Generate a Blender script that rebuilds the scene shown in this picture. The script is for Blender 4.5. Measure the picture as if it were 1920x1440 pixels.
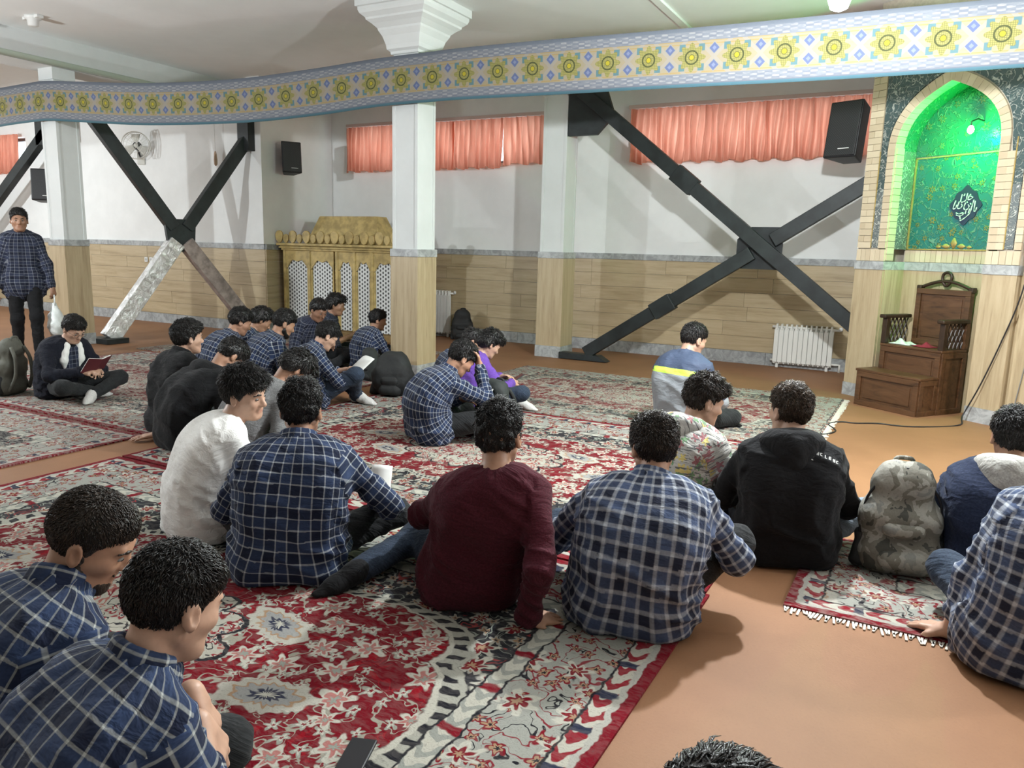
import bpy, bmesh, math, random
import numpy as np
from mathutils import Matrix, Vector, Euler

# ---------------------------------------------------------------- scene, camera, world, exposure
for o in list(bpy.data.objects):
    bpy.data.objects.remove(o, do_unlink=True)
SC = bpy.context.scene
COL = SC.collection
R = math.radians
PITCH, ROLL, YAW = R(10.04), R(1.47), R(28.4)      # room axes: X along the window wall, Y towards it
CAM_H = 1.40


def level_to_room(v):
    x, y, z = v
    return Vector((x * math.cos(YAW) - y * math.sin(YAW), x * math.sin(YAW) + y * math.cos(YAW), z))


_cr, _sr, _cp, _sp = math.cos(ROLL), math.sin(ROLL), math.cos(PITCH), math.sin(PITCH)
c_right = level_to_room((_cr, _sr * _sp, _sr * _cp))
c_up = level_to_room((-_sr, _cr * _sp, _cr * _cp))
c_fwd = level_to_room((0, _cp, -_sp))
cam_d = bpy.data.cameras.new('camera')
cam = bpy.data.objects.new('camera', cam_d)
COL.objects.link(cam)
cam.matrix_world = Matrix(((c_right.x, c_up.x, -c_fwd.x, 0), (c_right.y, c_up.y, -c_fwd.y, 0),
                           (c_right.z, c_up.z, -c_fwd.z, CAM_H), (0, 0, 0, 1)))
cam_d.sensor_width = 36
cam_d.lens = 36 * 1442 / 1920
cam_d.clip_start = 0.02
cam_d.clip_end = 200
SC.camera = cam

vs = SC.view_settings
vs.view_transform = 'Standard'
vs.look = 'None'
vs.gamma = 1
vs.use_curve_mapping = False
vs.exposure = 0.22
W = bpy.data.worlds.new('World')
SC.world = W
W.use_nodes = True
W.node_tree.nodes['Background'].inputs[0].default_value = (0.80, 0.90, 1.0, 1)   # overcast daylight outside
W.node_tree.nodes['Background'].inputs[1].default_value = 5.5
W.cycles.sampling_method = 'NONE'
SC.cycles.max_bounces = 6
SC.cycles.diffuse_bounces = 3
SC.cycles.glossy_bounces = 2
SC.cycles.transmission_bounces = 4
SC.cycles.caustics_reflective = False
SC.cycles.caustics_refractive = False
SC.cycles.sample_clamp_indirect = 6
SC.cycles.adaptive_threshold = 0.05

# ceiling lamps, the last an added fill: position, watts, colour (the lamp objects are built further down)
LAMPS = [
    ((-0.60, 4.65, 2.78), 490, (0.93, 0.98, 1.0)),
    ((-9.0, 1.6, 2.55), 450, (0.90, 0.97, 1.0)),
    ((-14.2, 5.2, 2.55), 280, (0.90, 0.97, 1.0)),
    ((3.3, 4.6, 2.55), 240, (0.93, 0.98, 1.0)),  # added out of view to lift the ambient light on wall and ceiling
]

# ---------------------------------------------------------------- small node language
class S:
    """a shader socket or a number that knows arithmetic"""
    def __init__(s, t, k):
        s.t, s.k = t, k

    def _m(s, op, *a, clamp=False):
        n = s.t.nodes.new('ShaderNodeMath')
        n.operation = op
        n.use_clamp = clamp
        for i, v in enumerate((s,) + a):
            k = v.k if isinstance(v, S) else v
            if isinstance(k, (int, float)):
                n.inputs[i].default_value = k
            else:
                s.t.links.new(k, n.inputs[i])
        return S(s.t, n.outputs[0])

    def __add__(s, o): return s._m('ADD', o)
    def __radd__(s, o): return s._m('ADD', o)
    def __sub__(s, o): return s._m('SUBTRACT', o)
    def __rsub__(s, o): return S(s.t, o)._m('SUBTRACT', s)
    def __mul__(s, o): return s._m('MULTIPLY', o)
    def __rmul__(s, o): return s._m('MULTIPLY', o)
    def __truediv__(s, o): return s._m('DIVIDE', o)
    def __neg__(s): return s * -1.0
    def abs(s): return s._m('ABSOLUTE')
    def sin(s): return s._m('SINE')
    def cos(s): return s._m('COSINE')
    def sqrt(s): return s._m('SQRT')
    def floor(s): return s._m('FLOOR')
    def fract(s): return s._m('FRACT')
    def pp(s, a): return s._m('PINGPONG', a)
    def mod(s, a): return s._m('FLOORED_MODULO', a)
    def min(s, a): return s._m('MINIMUM', a)
    def max(s, a): return s._m('MAXIMUM', a)
    def lt(s, a): return s._m('LESS_THAN', a)
    def gt(s, a): return s._m('GREATER_THAN', a)
    def pow(s, a): return s._m('POWER', a)
    def atan2(s, a): return s._m('ARCTAN2', a)
    def clamp(s): return s._m('ADD', 0.0, clamp=True)

    def ss(s, a, b):
        """smooth step from a to b"""
        n = s.t.nodes.new('ShaderNodeMapRange')
        n.interpolation_type = 'SMOOTHSTEP'
        s.t.links.new(s.k, n.inputs[0])
        n.inputs[1].default_value = a
        n.inputs[2].default_value = b
        return S(s.t, n.outputs[0])


def put(t, inp, v):
    k = v.k if isinstance(v, S) else v
    if isinstance(k, (int, float)):
        inp.default_value = k
    elif isinstance(k, (tuple, list)):
        inp.default_value = tuple(k) + ((1,) if len(k) == 3 and len(inp.default_value) == 4 else ())
    else:
        t.links.new(k, inp)


class Mat:
    def __init__(s, name):
        s.m = bpy.data.materials.new(name)
        s.m.use_nodes = True
        s.t = s.m.node_tree
        s.b = s.t.nodes['Principled BSDF']
        s.out = s.t.nodes['Material Output']

    def num(s, v): return S(s.t, v)

    def node(s, typ, **kw):
        n = s.t.nodes.new(typ)
        for k, v in kw.items():
            setattr(n, k, v)
        return n

    def coords(s, which='Object'):
        n = s.node('ShaderNodeTexCoord')
        return s.sep(S(s.t, n.outputs[which]))

    def attr(s, name):
        n = s.node('ShaderNodeAttribute', attribute_name=name)
        return s.sep(S(s.t, n.outputs['Vector']))

    def attrf(s, name):
        n = s.node('ShaderNodeAttribute', attribute_name=name)
        return S(s.t, n.outputs['Fac'])

    def pos(s):
        n = s.node('ShaderNodeNewGeometry')
        return s.sep(S(s.t, n.outputs['Position']))

    def rnd(s):
        n = s.node('ShaderNodeObjectInfo')
        return S(s.t, n.outputs['Random'])

    def sep(s, v):
        n = s.node('ShaderNodeSeparateXYZ')
        put(s.t, n.inputs[0], v)
        return [S(s.t, n.outputs[i]) for i in range(3)]

    def comb(s, x, y, z=0.0):
        n = s.node('ShaderNodeCombineXYZ')
        for i, v in enumerate((x, y, z)):
            put(s.t, n.inputs[i], v)
        return S(s.t, n.outputs[0])

    def noise(s, vec, scale=5, detail=2, rough=.5, dist=0.0, color=False):
        n = s.node('ShaderNodeTexNoise')
        put(s.t, n.inputs['Vector'], vec)
        n.inputs['Scale'].default_value = scale
        n.inputs['Detail'].default_value = detail
        n.inputs['Roughness'].default_value = rough
        n.inputs['Distortion'].default_value = dist
        return S(s.t, n.outputs[1 if color else 0])

    def voro(s, vec, scale=5, feature='F1', rnd=1.0):
        n = s.node('ShaderNodeTexVoronoi', voronoi_dimensions='2D', feature=feature)
        put(s.t, n.inputs['Vector'], vec)
        n.inputs['Scale'].default_value = scale
        n.inputs['Randomness'].default_value = rnd
        return n

    def mix(s, f, a, b):
        n = s.node('ShaderNodeMix', data_type='RGBA')
        put(s.t, n.inputs[0], f)
        put(s.t, n.inputs[6], a)
        put(s.t, n.inputs[7], b)
        return S(s.t, n.outputs[2])

    def ramp(s, f, stops, const=False):
        n = s.node('ShaderNodeValToRGB')
        r = n.color_ramp
        if const:
            r.interpolation = 'CONSTANT'
        while len(r.elements) < len(stops):
            r.elements.new(0.5)
        for e, (p, c) in zip(r.elements, stops):
            e.position = p
            e.color = tuple(c) + (1,)
        put(s.t, n.inputs[0], f)
        return S(s.t, n.outputs[0])

    def color(s, c): put(s.t, s.b.inputs['Base Color'], c); return s
    def rough(s, c): put(s.t, s.b.inputs['Roughness'], c); return s

    def bump(s, h, strength=.3, dist=.01):
        n = s.node('ShaderNodeBump')
        n.inputs['Strength'].default_value = strength
        n.inputs['Distance'].default_value = dist
        put(s.t, n.inputs['Height'], h)
        s.t.links.new(n.outputs[0], s.b.inputs['Normal'])
        return s


def simple(name, c, rough=.6, metal=0.0, nscale=0, namt=.15, bump=0.0, spec=.4):
    m = Mat(name)
    m.b.inputs['Metallic'].default_value = metal
    m.b.inputs['Specular IOR Level'].default_value = spec
    m.rough(rough)
    if nscale:
        n = m.noise(m.comb(*m.coords('Object')), nscale, 4, .6)
        d = tuple(v * (1 - namt) for v in c)
        l = tuple(min(1, v * (1 + namt)) for v in c)
        m.color(m.mix(n.ss(.3, .7), d, l))
        if bump:
            m.bump(n, bump, .01)
    else:
        m.color(c)
    return m.m


# ---------------------------------------------------------------- mesh helpers
def link(o, parent=None):
    COL.objects.link(o)
    if parent is not None:
        o.parent = parent
    return o


def tag(o, label=None, cat=None, group=None, kind=None):
    if label: o['label'] = label
    if cat: o['category'] = cat
    if group: o['group'] = group
    if kind: o['kind'] = kind
    return o


def empty(name, loc=(0, 0, 0), rz=0.0):
    o = bpy.data.objects.new(name, None)
    o.empty_display_size = .1
    o.location = loc
    o.rotation_euler = (0, 0, rz)
    return link(o)


def mesh_np(name, v, f, mat=None, parent=None, smooth=False, attrs=None):
    """v (n,3) floats, f (m,k) ints, all faces the same size k"""
    v = np.asarray(v, np.float32)
    f = np.asarray(f, np.int32)
    me = bpy.data.meshes.new(name)
    me.vertices.add(len(v))
    me.vertices.foreach_set('co', v.ravel())
    k = f.shape[1]
    me.loops.add(f.size)
    me.loops.foreach_set('vertex_index', f.ravel())
    me.polygons.add(len(f))
    me.polygons.foreach_set('loop_start', np.arange(0, f.size, k, dtype=np.int32))
    me.polygons.foreach_set('loop_total', np.full(len(f), k, np.int32))
    if smooth:
        me.polygons.foreach_set('use_smooth', np.ones(len(f), bool))
    if attrs:
        for nm, a in attrs.items():
            a = np.asarray(a, np.float32)
            if len(a) == f.size and a.ndim == 2 and len(a) != len(v):
                at = me.attributes.new(nm, 'FLOAT_VECTOR', 'CORNER')
                at.data.foreach_set('vector', a.ravel())
            elif a.ndim == 1:
                at = me.attributes.new(nm, 'FLOAT', 'POINT')
                at.data.foreach_set('value', a)
            else:
                at = me.attributes.new(nm, 'FLOAT_VECTOR', 'POINT')
                at.data.foreach_set('vector', a.ravel())
    me.update(calc_edges=True)
    me.validate()
    if mat:
        me.materials.append(mat)
    o = bpy.data.objects.new(name, me)
    return link(o, parent)


class MB:
    """collects shapes for ONE mesh object"""
    def __init__(s):
        s.v, s.f = [], []

    def add(s, vs, fs, M=None):
        b = len(s.v)
        for p in vs:
            p = Vector(p)
            s.v.append(tuple(M @ p) if M is not None else tuple(p))
        s.f += [tuple(b + i for i in q) for q in fs]
        return s

    def box(s, x0, x1, y0, y1, z0, z1, M=None):
        vs = [(x, y, z) for z in (z0, z1) for y in (y0, y1) for x in (x0, x1)]
        fs = [(0, 2, 3, 1), (4, 5, 7, 6), (0, 1, 5, 4), (2, 6, 7, 3), (0, 4, 6, 2), (1, 3, 7, 5)]
        return s.add(vs, fs, M)

    def prism(s, poly, y0, y1, M=None, axis='y'):
        """polygon in (a,b) extruded; axis y: (a, y, b); axis z: (a, b, z); axis x: (x, a, b)"""
        n = len(poly)
        mk = {'y': lambda a, b, c: (a, c, b), 'z': lambda a, b, c: (a, b, c), 'x': lambda a, b, c: (c, a, b)}[axis]
        vs = [mk(a, b, y0) for a, b in poly] + [mk(a, b, y1) for a, b in poly]
        fs = [tuple(range(n)), tuple(range(2 * n - 1, n - 1, -1))]
        fs += [(i, i + n, (i + 1) % n + n, (i + 1) % n) for i in range(n)]
        return s.add(vs, fs, M)

    def tube(s, pts, r, n=8, cap=True, M=None):
        pts = [Vector(p) for p in pts]
        rs = r if isinstance(r, (list, tuple)) else [r] * len(pts)
        vs, fs = [], []
        up = None
        for i, p in enumerate(pts):
            d = (pts[min(i + 1, len(pts) - 1)] - pts[max(i - 1, 0)]).normalized()
            if up is None:
                up = d.orthogonal().normalized()
            else:
                up = (up - d * up.dot(d))
                up = up.normalized() if up.length > 1e-6 else d.orthogonal().normalized()
            q = d.cross(up)
            for j in range(n):
                a = 2 * math.pi * j / n
                vs.append(p + (up * math.cos(a) + q * math.sin(a)) * rs[i])
        for i in range(len(pts) - 1):
            for j in range(n):
                k = (j + 1) % n
                fs.append((i * n + j, i * n + k, (i + 1) * n + k, (i + 1) * n + j))
        if cap:
            fs.append(tuple(range(n - 1, -1, -1)))
            b = (len(pts) - 1) * n
            fs.append(tuple(b + j for j in range(n)))
        return s.add(vs, fs, M)

    def lathe(s, prof, n=16, M=None, sx=1, sy=1):
        vs, fs = [], []
        for r, z in prof:
            for j in range(n):
                a = 2 * math.pi * j / n
                vs.append((r * math.cos(a) * sx, r * math.sin(a) * sy, z))
        for i in range(len(prof) - 1):
            for j in range(n):
                k = (j + 1) % n
                fs.append((i * n + j, i * n + k, (i + 1) * n + k, (i + 1) * n + j))
        fs.append(tuple(range(n - 1, -1, -1)))
        fs.append(tuple((len(prof) - 1) * n + j for j in range(n)))
        return s.add(vs, fs, M)

    def sqlathe(s, prof, M=None):
        """square lathe: (half width, z)"""
        vs, fs = [], []
        for r, z in prof:
            vs += [(-r, -r, z), (r, -r, z), (r, r, z), (-r, r, z)]
        for i in range(len(prof) - 1):
            for j in range(4):
                k = (j + 1) % 4
                fs.append((i * 4 + j, i * 4 + k, (i + 1) * 4 + k, (i + 1) * 4 + j))
        fs.append((3, 2, 1, 0))
        b = (len(prof) - 1) * 4
        fs.append((b, b + 1, b + 2, b + 3))
        return s.add(vs, fs, M)

    def grid(s, fn, nu, nv):
        """fn(i/nu, j/nv) -> point"""
        vs = [fn(i / nu, j / nv) for j in range(nv + 1) for i in range(nu + 1)]
        w = nu + 1
        fs = [(j * w + i, j * w + i + 1, (j + 1) * w + i + 1, (j + 1) * w + i) for j in range(nv) for i in range(nu)]
        return s.add(vs, fs)

    def build(s, name, mat=None, parent=None, smooth=False, bevel=0.0, solid=0.0):
        me = bpy.data.meshes.new(name)
        me.from_pydata(s.v, [], s.f)
        me.update()
        if smooth:
            me.polygons.foreach_set('use_smooth', np.ones(len(me.polygons), bool))
        if mat:
            me.materials.append(mat)
        o = bpy.data.objects.new(name, me)
        link(o, parent)
        if bevel:
            m = o.modifiers.new('bevel', 'BEVEL')
            m.width = bevel
            m.segments = 2
            m.limit_method = 'ANGLE'
        if solid:
            m = o.modifiers.new('solid', 'SOLIDIFY')
            m.thickness = solid
            m.offset = 0
        return o


def box(name, x0, x1, y0, y1, z0, z1, mat, parent=None, bevel=0.0):
    return MB().box(x0, x1, y0, y1, z0, z1).build(name, mat, parent, bevel=bevel)


_unit = {}


def unit_block(mat, bev=.04):
    """a shared slightly chamfered unit cube (edges -0.5..0.5)"""
    if mat.name not in _unit:
        me = bpy.data.meshes.new('block')
        bm = bmesh.new()
        bmesh.ops.create_cube(bm, size=1)
        bm.to_mesh(me)
        bm.free()
        me.materials.append(mat)
        _unit[mat.name] = me
    return _unit[mat.name]


def block(name, c, size, mat, parent=None, rot=(0, 0, 0)):
    o = bpy.data.objects.new(name, unit_block(mat))
    o.location = c
    o.scale = size
    o.rotation_euler = rot
    return link(o, parent)


random.seed(7)
rng = np.random.default_rng(11)
# ---------------------------------------------------------------- materials of the building
def mat_plaster(name, c, sc=3.0, amt=.05):
    m = Mat(name)
    p = m.comb(*m.pos())
    n = m.noise(p, sc, 4, .6)
    m.color(m.mix(n.ss(.3, .7), tuple(v * (1 - amt) for v in c), c))
    m.rough(.75)
    m.b.inputs['Specular IOR Level'].default_value = .25
    m.bump(m.noise(p, 60, 3, .6), .08, .004)
    return m.m


def mat_stone(name, vertical=False, tone=1.0):
    m = Mat(name)
    x, y, z = m.pos()
    r = m.rnd()
    if vertical:
        p = m.comb(x * 22.0 + r * 37.0, y * 22.0, z * 1.3 + r * 11.0)
    else:
        p = m.comb(x * 1.1 + r * 37.0, y * 1.1 + r * 5.0, z * 16.0)
    n = m.noise(p, 1.0, 5, .62, .6)
    n2 = m.noise(p, 4.5, 3, .7)
    c = m.ramp(n * .75 + n2 * .25, [(.30, tuple(v * tone for v in (.37, .270, .155))), (.46, tuple(v * tone for v in (.53, .41, .245))),
                                    (.60, tuple(v * tone for v in (.61, .485, .305))), (.8, tuple(v * tone for v in (.67, .565, .38)))])
    m.color(m.mix((r - .5).abs() * .35, c, tuple(v * tone for v in (.46, .36, .24))))
    m.rough(.42)
    m.bump(n2, .12, .004)
    return m.m


def mat_marble(name, c=(.36, .37, .37)):
    m = Mat(name)
    p = m.comb(*m.pos())
    n = m.noise(p, 9, 6, .65, 1.2)
    m.color(m.mix(n.ss(.35, .65), tuple(v * .72 for v in c), tuple(v * 1.25 for v in c)))
    m.rough(.4)
    return m.m


def mat_floor():
    m = Mat('terracotta_floor_covering')
    p = m.comb(*m.pos())
    n = m.noise(p, 1.3, 4, .6)
    n2 = m.noise(p, 90, 3, .7)
    c = m.mix(n.ss(.3, .7), (.232, .112, .054), (.282, .139, .068))
    c = m.mix(n2.ss(.45, .8) * .25, c, (.185, .088, .044))
    m.color(c)
    m.rough(.6)
    m.b.inputs['Specular IOR Level'].default_value = .3
    m.bump(n2, .25, .003)
    return m.m


PLASTER = mat_plaster('white_plaster', (.83, .835, .82))
CEILP = mat_plaster('ceiling_plaster', (.88, .90, .89), 1.2)
PAINT = mat_plaster('white_column_paint', (.68, .70, .69))
STONE = mat_stone('travertine_horizontal', False, .86)
STONEV = mat_stone('travertine_vertical', True, .80)
MARBLE = mat_marble('grey_marble')
FLOORM = mat_floor()
STEEL = simple('black_painted_steel', (.016, .020, .021), .5, 0, 6, .35, .05)
DARKPL = simple('black_plastic', (.012, .012, .014), .45, 0, 20, .2)
WHITEPL = simple('white_plastic', (.72, .72, .70), .4)
RADW = simple('cream_enamel', (.78, .77, .72), .35)
GLASS = Mat('window_glass')
_tp = GLASS.node('ShaderNodeBsdfTransparent')
_tp.inputs[0].default_value = (.93, .97, .96, 1)
_gl = GLASS.node('ShaderNodeBsdfGlossy')
_gl.inputs['Roughness'].default_value = .05
_mg = GLASS.node('ShaderNodeMixShader')
_mg.inputs[0].default_value = .07
GLASS.t.links.new(_tp.outputs[0], _mg.inputs[1])
GLASS.t.links.new(_gl.outputs[0], _mg.inputs[2])
GLASS.t.links.new(_mg.outputs[0], GLASS.out.inputs[0])
GLASS = GLASS.m
ALU = simple('dark_window_frame', (.09, .075, .07), .5)

# ---------------------------------------------------------------- room shell
def structure(o):
    o['kind'] = 'structure'
    return o


CZ = 3.78
YA = 10.15       # window wall
YB = 8.65        # nearer front wall
XR = -9.0        # return wall between them
floor_o = structure(box('floor', -18, 5.2, -6, 10.6, -.2, 0, FLOORM))
ceil_o = structure(box('ceiling', -18, 5.2, -6, 10.6, CZ, CZ + .2, CEILP))
structure(box('wall_left', -18, -17.7, -6, 8.65, 0, CZ, PLASTER))
structure(box('wall_right', 4.9, 5.2, -6, 10.15, 0, CZ, PLASTER))
structure(box('wall_back', -17.7, 4.9, -6, -5.7, 0, CZ, PLASTER))

WZ0, WZ1 = 2.62, 3.20
wins = [(-8.58, -5.08), (-3.72, -0.55)]
mb = MB()
mb.box(-9.0, 4.9, YA, YA + .3, 0, WZ0)
mb.box(-9.0, 4.9, YA, YA + .3, WZ1, CZ)
for a, b in [(-9.0, wins[0][0]), (wins[0][1], wins[1][0]), (wins[1][1], 4.9)]:
    mb.box(a, b, YA, YA + .3, WZ0, WZ1)
wall_front = structure(mb.build('wall_front', PLASTER))
# nearer wall with a curtained window at its far end
W3 = (-17.2, -15.05)
mb = MB()
mb.box(-18, XR, YB, YB + .3, 0, WZ0).box(-18, XR, YB, YB + .3, WZ1, CZ)
mb.box(-18, W3[0], YB, YB + .3, WZ0, WZ1).box(W3[1], XR, YB, YB + .3, WZ0, WZ1)
wall_near = structure(mb.build('wall_front_stepped', PLASTER))
wall_ret = structure(box('wall_return', XR - .3, XR, YB + .3, YA + .3, 0, CZ, PLASTER))
# pier on the corner
pier = structure(box('wall_pier', XR - .26, XR + .02, YB - .06, YB + .34, 1.36, CZ, PLASTER))


def dado(wall, x0, x1, y, seed, axis='x', sign=-1):
    """travertine slabs, a marble foot and a marble cap along a wall; every slab a piece of its own"""
    rr = random.Random(seed)
    zs = [.16, .35, .54, .725, .91, 1.095, 1.28]
    t = .022

    def blk(nm, a, b, z0, z1, th, mat):
        la, lz = b - a, z1 - z0
        if axis == 'x':
            block(nm, ((a + b) / 2, y + sign * th / 2, (z0 + z1) / 2), (la, th, lz), mat, wall)
        else:
            block(nm, (y + sign * th / 2, (a + b) / 2, (z0 + z1) / 2), (th, la, lz), mat, wall)
    for r in range(6):
        a = x0
        first = True
        while a < x1 - .02:
            L = rr.uniform(.75, 1.45) * (.5 if first and r % 2 else 1)
            first = False
            b = min(x1, a + L)
            if x1 - b < .25:
                b = x1
            blk('stone_slab', a + .0015, b - .0015, zs[r] + .0015, zs[r + 1] - .0015, t + rr.uniform(-.002, .002), STONE)
            a = b
    a = x0
    while a < x1 - .02:
        b = min(x1, a + 1.2)
        blk('marble_skirting', a + .0015, b - .0015, 0.0, .158, .03, MARBLE)
        blk('marble_cap', a + .0015, b - .0015, 1.281, 1.36, .034, MARBLE)
        a = b


dado(wall_front, -9.0, .6, YA, 3)
dado(wall_near, -16.5, XR, YB, 4)
dado(wall_ret, YB - .02, YA - .03, XR, 5, 'y', 1)

# windows behind the curtains
wn = 0
for (a, b), yy in [(wins[0], YA), (wins[1], YA), (W3, YB)]:
    wn += 1
    w = structure(empty('window_%d' % wn, ((a + b) / 2, yy + .2, WZ0)))
    L = b - a
    fr = MB()
    h = WZ1 - WZ0
    fr.box(-L / 2, L / 2, -.03, .03, 0, .05).box(-L / 2, L / 2, -.03, .03, h - .05, h)
    fr.box(-L / 2, -L / 2 + .05, -.03, .03, 0, h).box(L / 2 - .05, L / 2, -.03, .03, 0, h)
    fr.build('window_frame', ALU, w)
    n = 3 if L > 2.5 else 2
    for i in range(1, n):
        x = -L / 2 + L * i / n
        box('mullion', x - .03, x + .03, -.03, .03, .05, h - .05, ALU, w)
    for i in range(n):
        x = -L / 2 + L * i / n
        box('pane', x + .03, x + L / n - .03, -.004, .004, .05, h - .05, GLASS, w)

# ---------------------------------------------------------------- ceiling beam, pipe and conduit
structure(box('trim_1', -10.2, -9.72, -5.7, YB, 3.44, CZ, PAINT))
tag(MB().tube([(-9.66, -5.6, 3.47), (-9.66, 2, 3.47), (-9.66, YB - .02, 3.47)], .035, 10).build('ceiling_pipe',
    simple('pale_green_paint', (.52, .60, .50), .5), smooth=True), 'pale green pipe running along the ceiling beam', 'pipe')
structure(box('trim_2', -2.66, -2.58, -5.7, YA, CZ - .025, CZ, CEILP))

# ---------------------------------------------------------------- columns
def column(x, y, w, label, capital=True, top=CZ):
    c = empty('column', (x, y, 0))
    tag(c, label, 'column', 'square columns of the hall')
    h = w / 2
    mb = MB().sqlathe([(h, 1.30), (h, 3.30)])
    mb.build('shaft', PAINT, c, bevel=.012)
    # raised edge strips on the shaft corners
    for sx in (-1, 1):
        for sy in (-1, 1):
            box('corner_strip', *sorted((sx * (h + .006), sx * (h - .03))), *sorted((sy * (h + .006), sy * (h - .03))), 1.36, 3.26, PAINT, c)
    t = .02
    g = h + t
    for k, (a, b, cc, d) in enumerate([(-g, g, -g, -h), (-g, g, h, g), (-g, -h, -h, h), (h, g, -h, h)]):
        sl = box('cladding_slab', a, b, cc, d, .15, 1.28, STONEV, c)
    mb = MB().box(-g - .006, g + .006, -g - .006, g + .006, 1.281, 1.36)
    mb.build('marble_band', MARBLE, c, bevel=.003)
    MB().box(-g - .008, g + .008, -g - .008, g + .008, 0, .149).build('marble_foot', MARBLE, c, bevel=.003)
    if capital:
        k = .42
        prof = [(h, 3.28), (h + .015, 3.285), (h + .02, 3.31), (h + .045, 3.33), (h + .05, 3.37), (h + .06, 3.40), (h + .075, 3.45),
                (h + .105, 3.50), (h + .11, 3.52), (h + .15, 3.56), (h + .19, 3.59), (h + .195, 3.61), (h + .235, 3.645), (k - .02, 3.675), (k - .02, 3.70), (k, 3.705), (k, top)]
        MB().sqlathe(prof).build('capital', PAINT, c)
    else:
        MB().sqlathe([(h, 3.30), (h, top)]).build('capital', PAINT, c)
    return c


column(-9.9, 6.14, .29, 'white column rising beside the walking person', False, 3.44)
column(-4.88, 6.76, .305, 'white column with flared capital in the middle of the hall')
column(-4.36, 9.2, .32, 'slimmer white column between the two curtained windows')

# ---------------------------------------------------------------- steel cross braces
def brace_bar(parent, p, q, w, d, mat=STEEL, name='diagonal'):
    """box bar from p to q; w in the frame's plane, d across it"""
    p, q = Vector(p), Vector(q)
    ax = (q - p)
    L = ax.length
    ax.normalize()
    side = NRM.normalized()
    up = side.cross(ax).normalized()
    M = Matrix(((ax.x, up.x, side.x, p.x), (ax.y, up.y, side.y, p.y), (ax.z, up.z, side.z, p.z), (0, 0, 0, 1)))
    return MB().box(0, L, -w / 2, w / 2, -d / 2, d / 2, M).build(name, mat, parent, bevel=.006)


# frame by the window wall
NRM = Vector((0, -1, 0))
fr = tag(empty('steel_brace', (-1.78, 9.05, 0)), 'black steel cross brace by the window wall beside the niche', 'brace', 'steel cross braces')
C0 = Vector((0, 0, 1.46))
A1, A2 = Vector((-2.24, 0, 3.30)), Vector((2.24, 0, -.28))
B1, B2 = Vector((-2.05, 0, .10)), Vector((2.3, 0, 2.98))
brace_bar(fr, A1, A2.lerp(A1, .09), .155, .12)
brace_bar(fr, B1, B1.lerp(B2, .455), .155, .10)
brace_bar(fr, B1.lerp(B2, .505), B2, .155, .10)
MB().prism([(-.24, 1.23), (.21, 1.23), (.25, 1.30), (.25, 1.60), (.21, 1.70), (-.10, 1.70), (-.25, 1.56), (-.25, 1.30)], .02, .05).build('gusset_plate', STEEL, fr)
MB().prism([(-2.40, 2.78), (-2.02, 2.78), (-1.80, 3.00), (-1.92, 3.32), (-2.40, 3.32)], -.03, .03).build('corner_plate', STEEL, fr)
MB().prism([(-2.40, 0.01), (-1.74, 0.01), (-1.86, .08), (-2.40, .09)], -.07, .07).build('foot_plate', STEEL, fr)
p = A1.lerp(A2, .30)
brace_bar(fr, p - (A2 - A1).normalized() * .15, p + (A2 - A1).normalized() * .15, .205, .13, name='splice_plate')
p = B1.lerp(B2, .225)
brace_bar(fr, p - (B2 - B1).normalized() * .14, p + (B2 - B1).normalized() * .14, .20, .13, name='splice_plate')

# frame between the column and the corner pier, its lower half wrapped
FOIL = Mat('silver_wrap')
n = FOIL.noise(FOIL.comb(*FOIL.coords('Object')), 9, 5, .7, 1.5)
FOIL.color(FOIL.mix(n.ss(.35, .65), (.62, .62, .60), (.86, .86, .85)))
FOIL.b.inputs['Metallic'].default_value = .75
FOIL.rough(.3)
FOIL.bump(n, .9, .03)
FOIL = FOIL.m
WRAP = simple('dusty_pink_grey_wrap', (.30, .245, .22), .5, 0, 7, .4, .5)
a0, a1 = Vector((-9.72, 6.42, 0)), Vector((-9.22, 8.58, 0))
fr2 = tag(empty('steel_brace', tuple((a0 + a1) / 2)), 'black steel cross brace with lower arms wrapped in silver film', 'brace', 'steel cross braces')
dv = (a1 - a0)
NRM = Vector((dv.y, -dv.x, 0)).normalized()
o2 = (a0 + a1) / 2
PT = lambda t, z: (a0 + dv * t - o2) + Vector((0, 0, z))
ctr = PT(.5, 1.45)
brace_bar(fr2, PT(-.005, 2.98), PT(.46, 1.56), .17, .12)
brace_bar(fr2, PT(1.03, 3.02), PT(.54, 1.56), .17, .12)
brace_bar(fr2, PT(.03, .06), PT(.47, 1.36), .22, .16, FOIL, 'wrapped_diagonal')
brace_bar(fr2, PT(.99, .06), PT(.53, 1.36), .20, .15, WRAP, 'wrapped_diagonal')
for hh, tt in ((1, 1),):
    e = dv.normalized()
    q = [(-.22, 1.62), (-.10, 1.68), (.10, 1.68), (.22, 1.62), (.20, 1.36), (.02, 1.22), (-.19, 1.36)]
    vs = []
    for s in (-.03, .03):
        vs += [tuple(PT(.5, 0) + e * x + NRM * s + Vector((0, 0, z))) for x, z in q]
    k = len(q)
    MB().add(vs, [tuple(range(k)), tuple(range(2 * k - 1, k - 1, -1))] + [(i, i + k, (i + 1) % k + k, (i + 1) % k) for i in range(k)]).build('gusset_plate', STEEL, fr2)
MB().box(-.22, .22, -.16, .16, .005, .07, Matrix.Translation(PT(.02, 0))).build('foot_plate', STEEL, fr2)
MB().box(-.10, .12, -.12, .10, 2.72, 3.44, Matrix.Translation(PT(1.0, 0))).build('corner_plate', STEEL, fr2)

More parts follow.
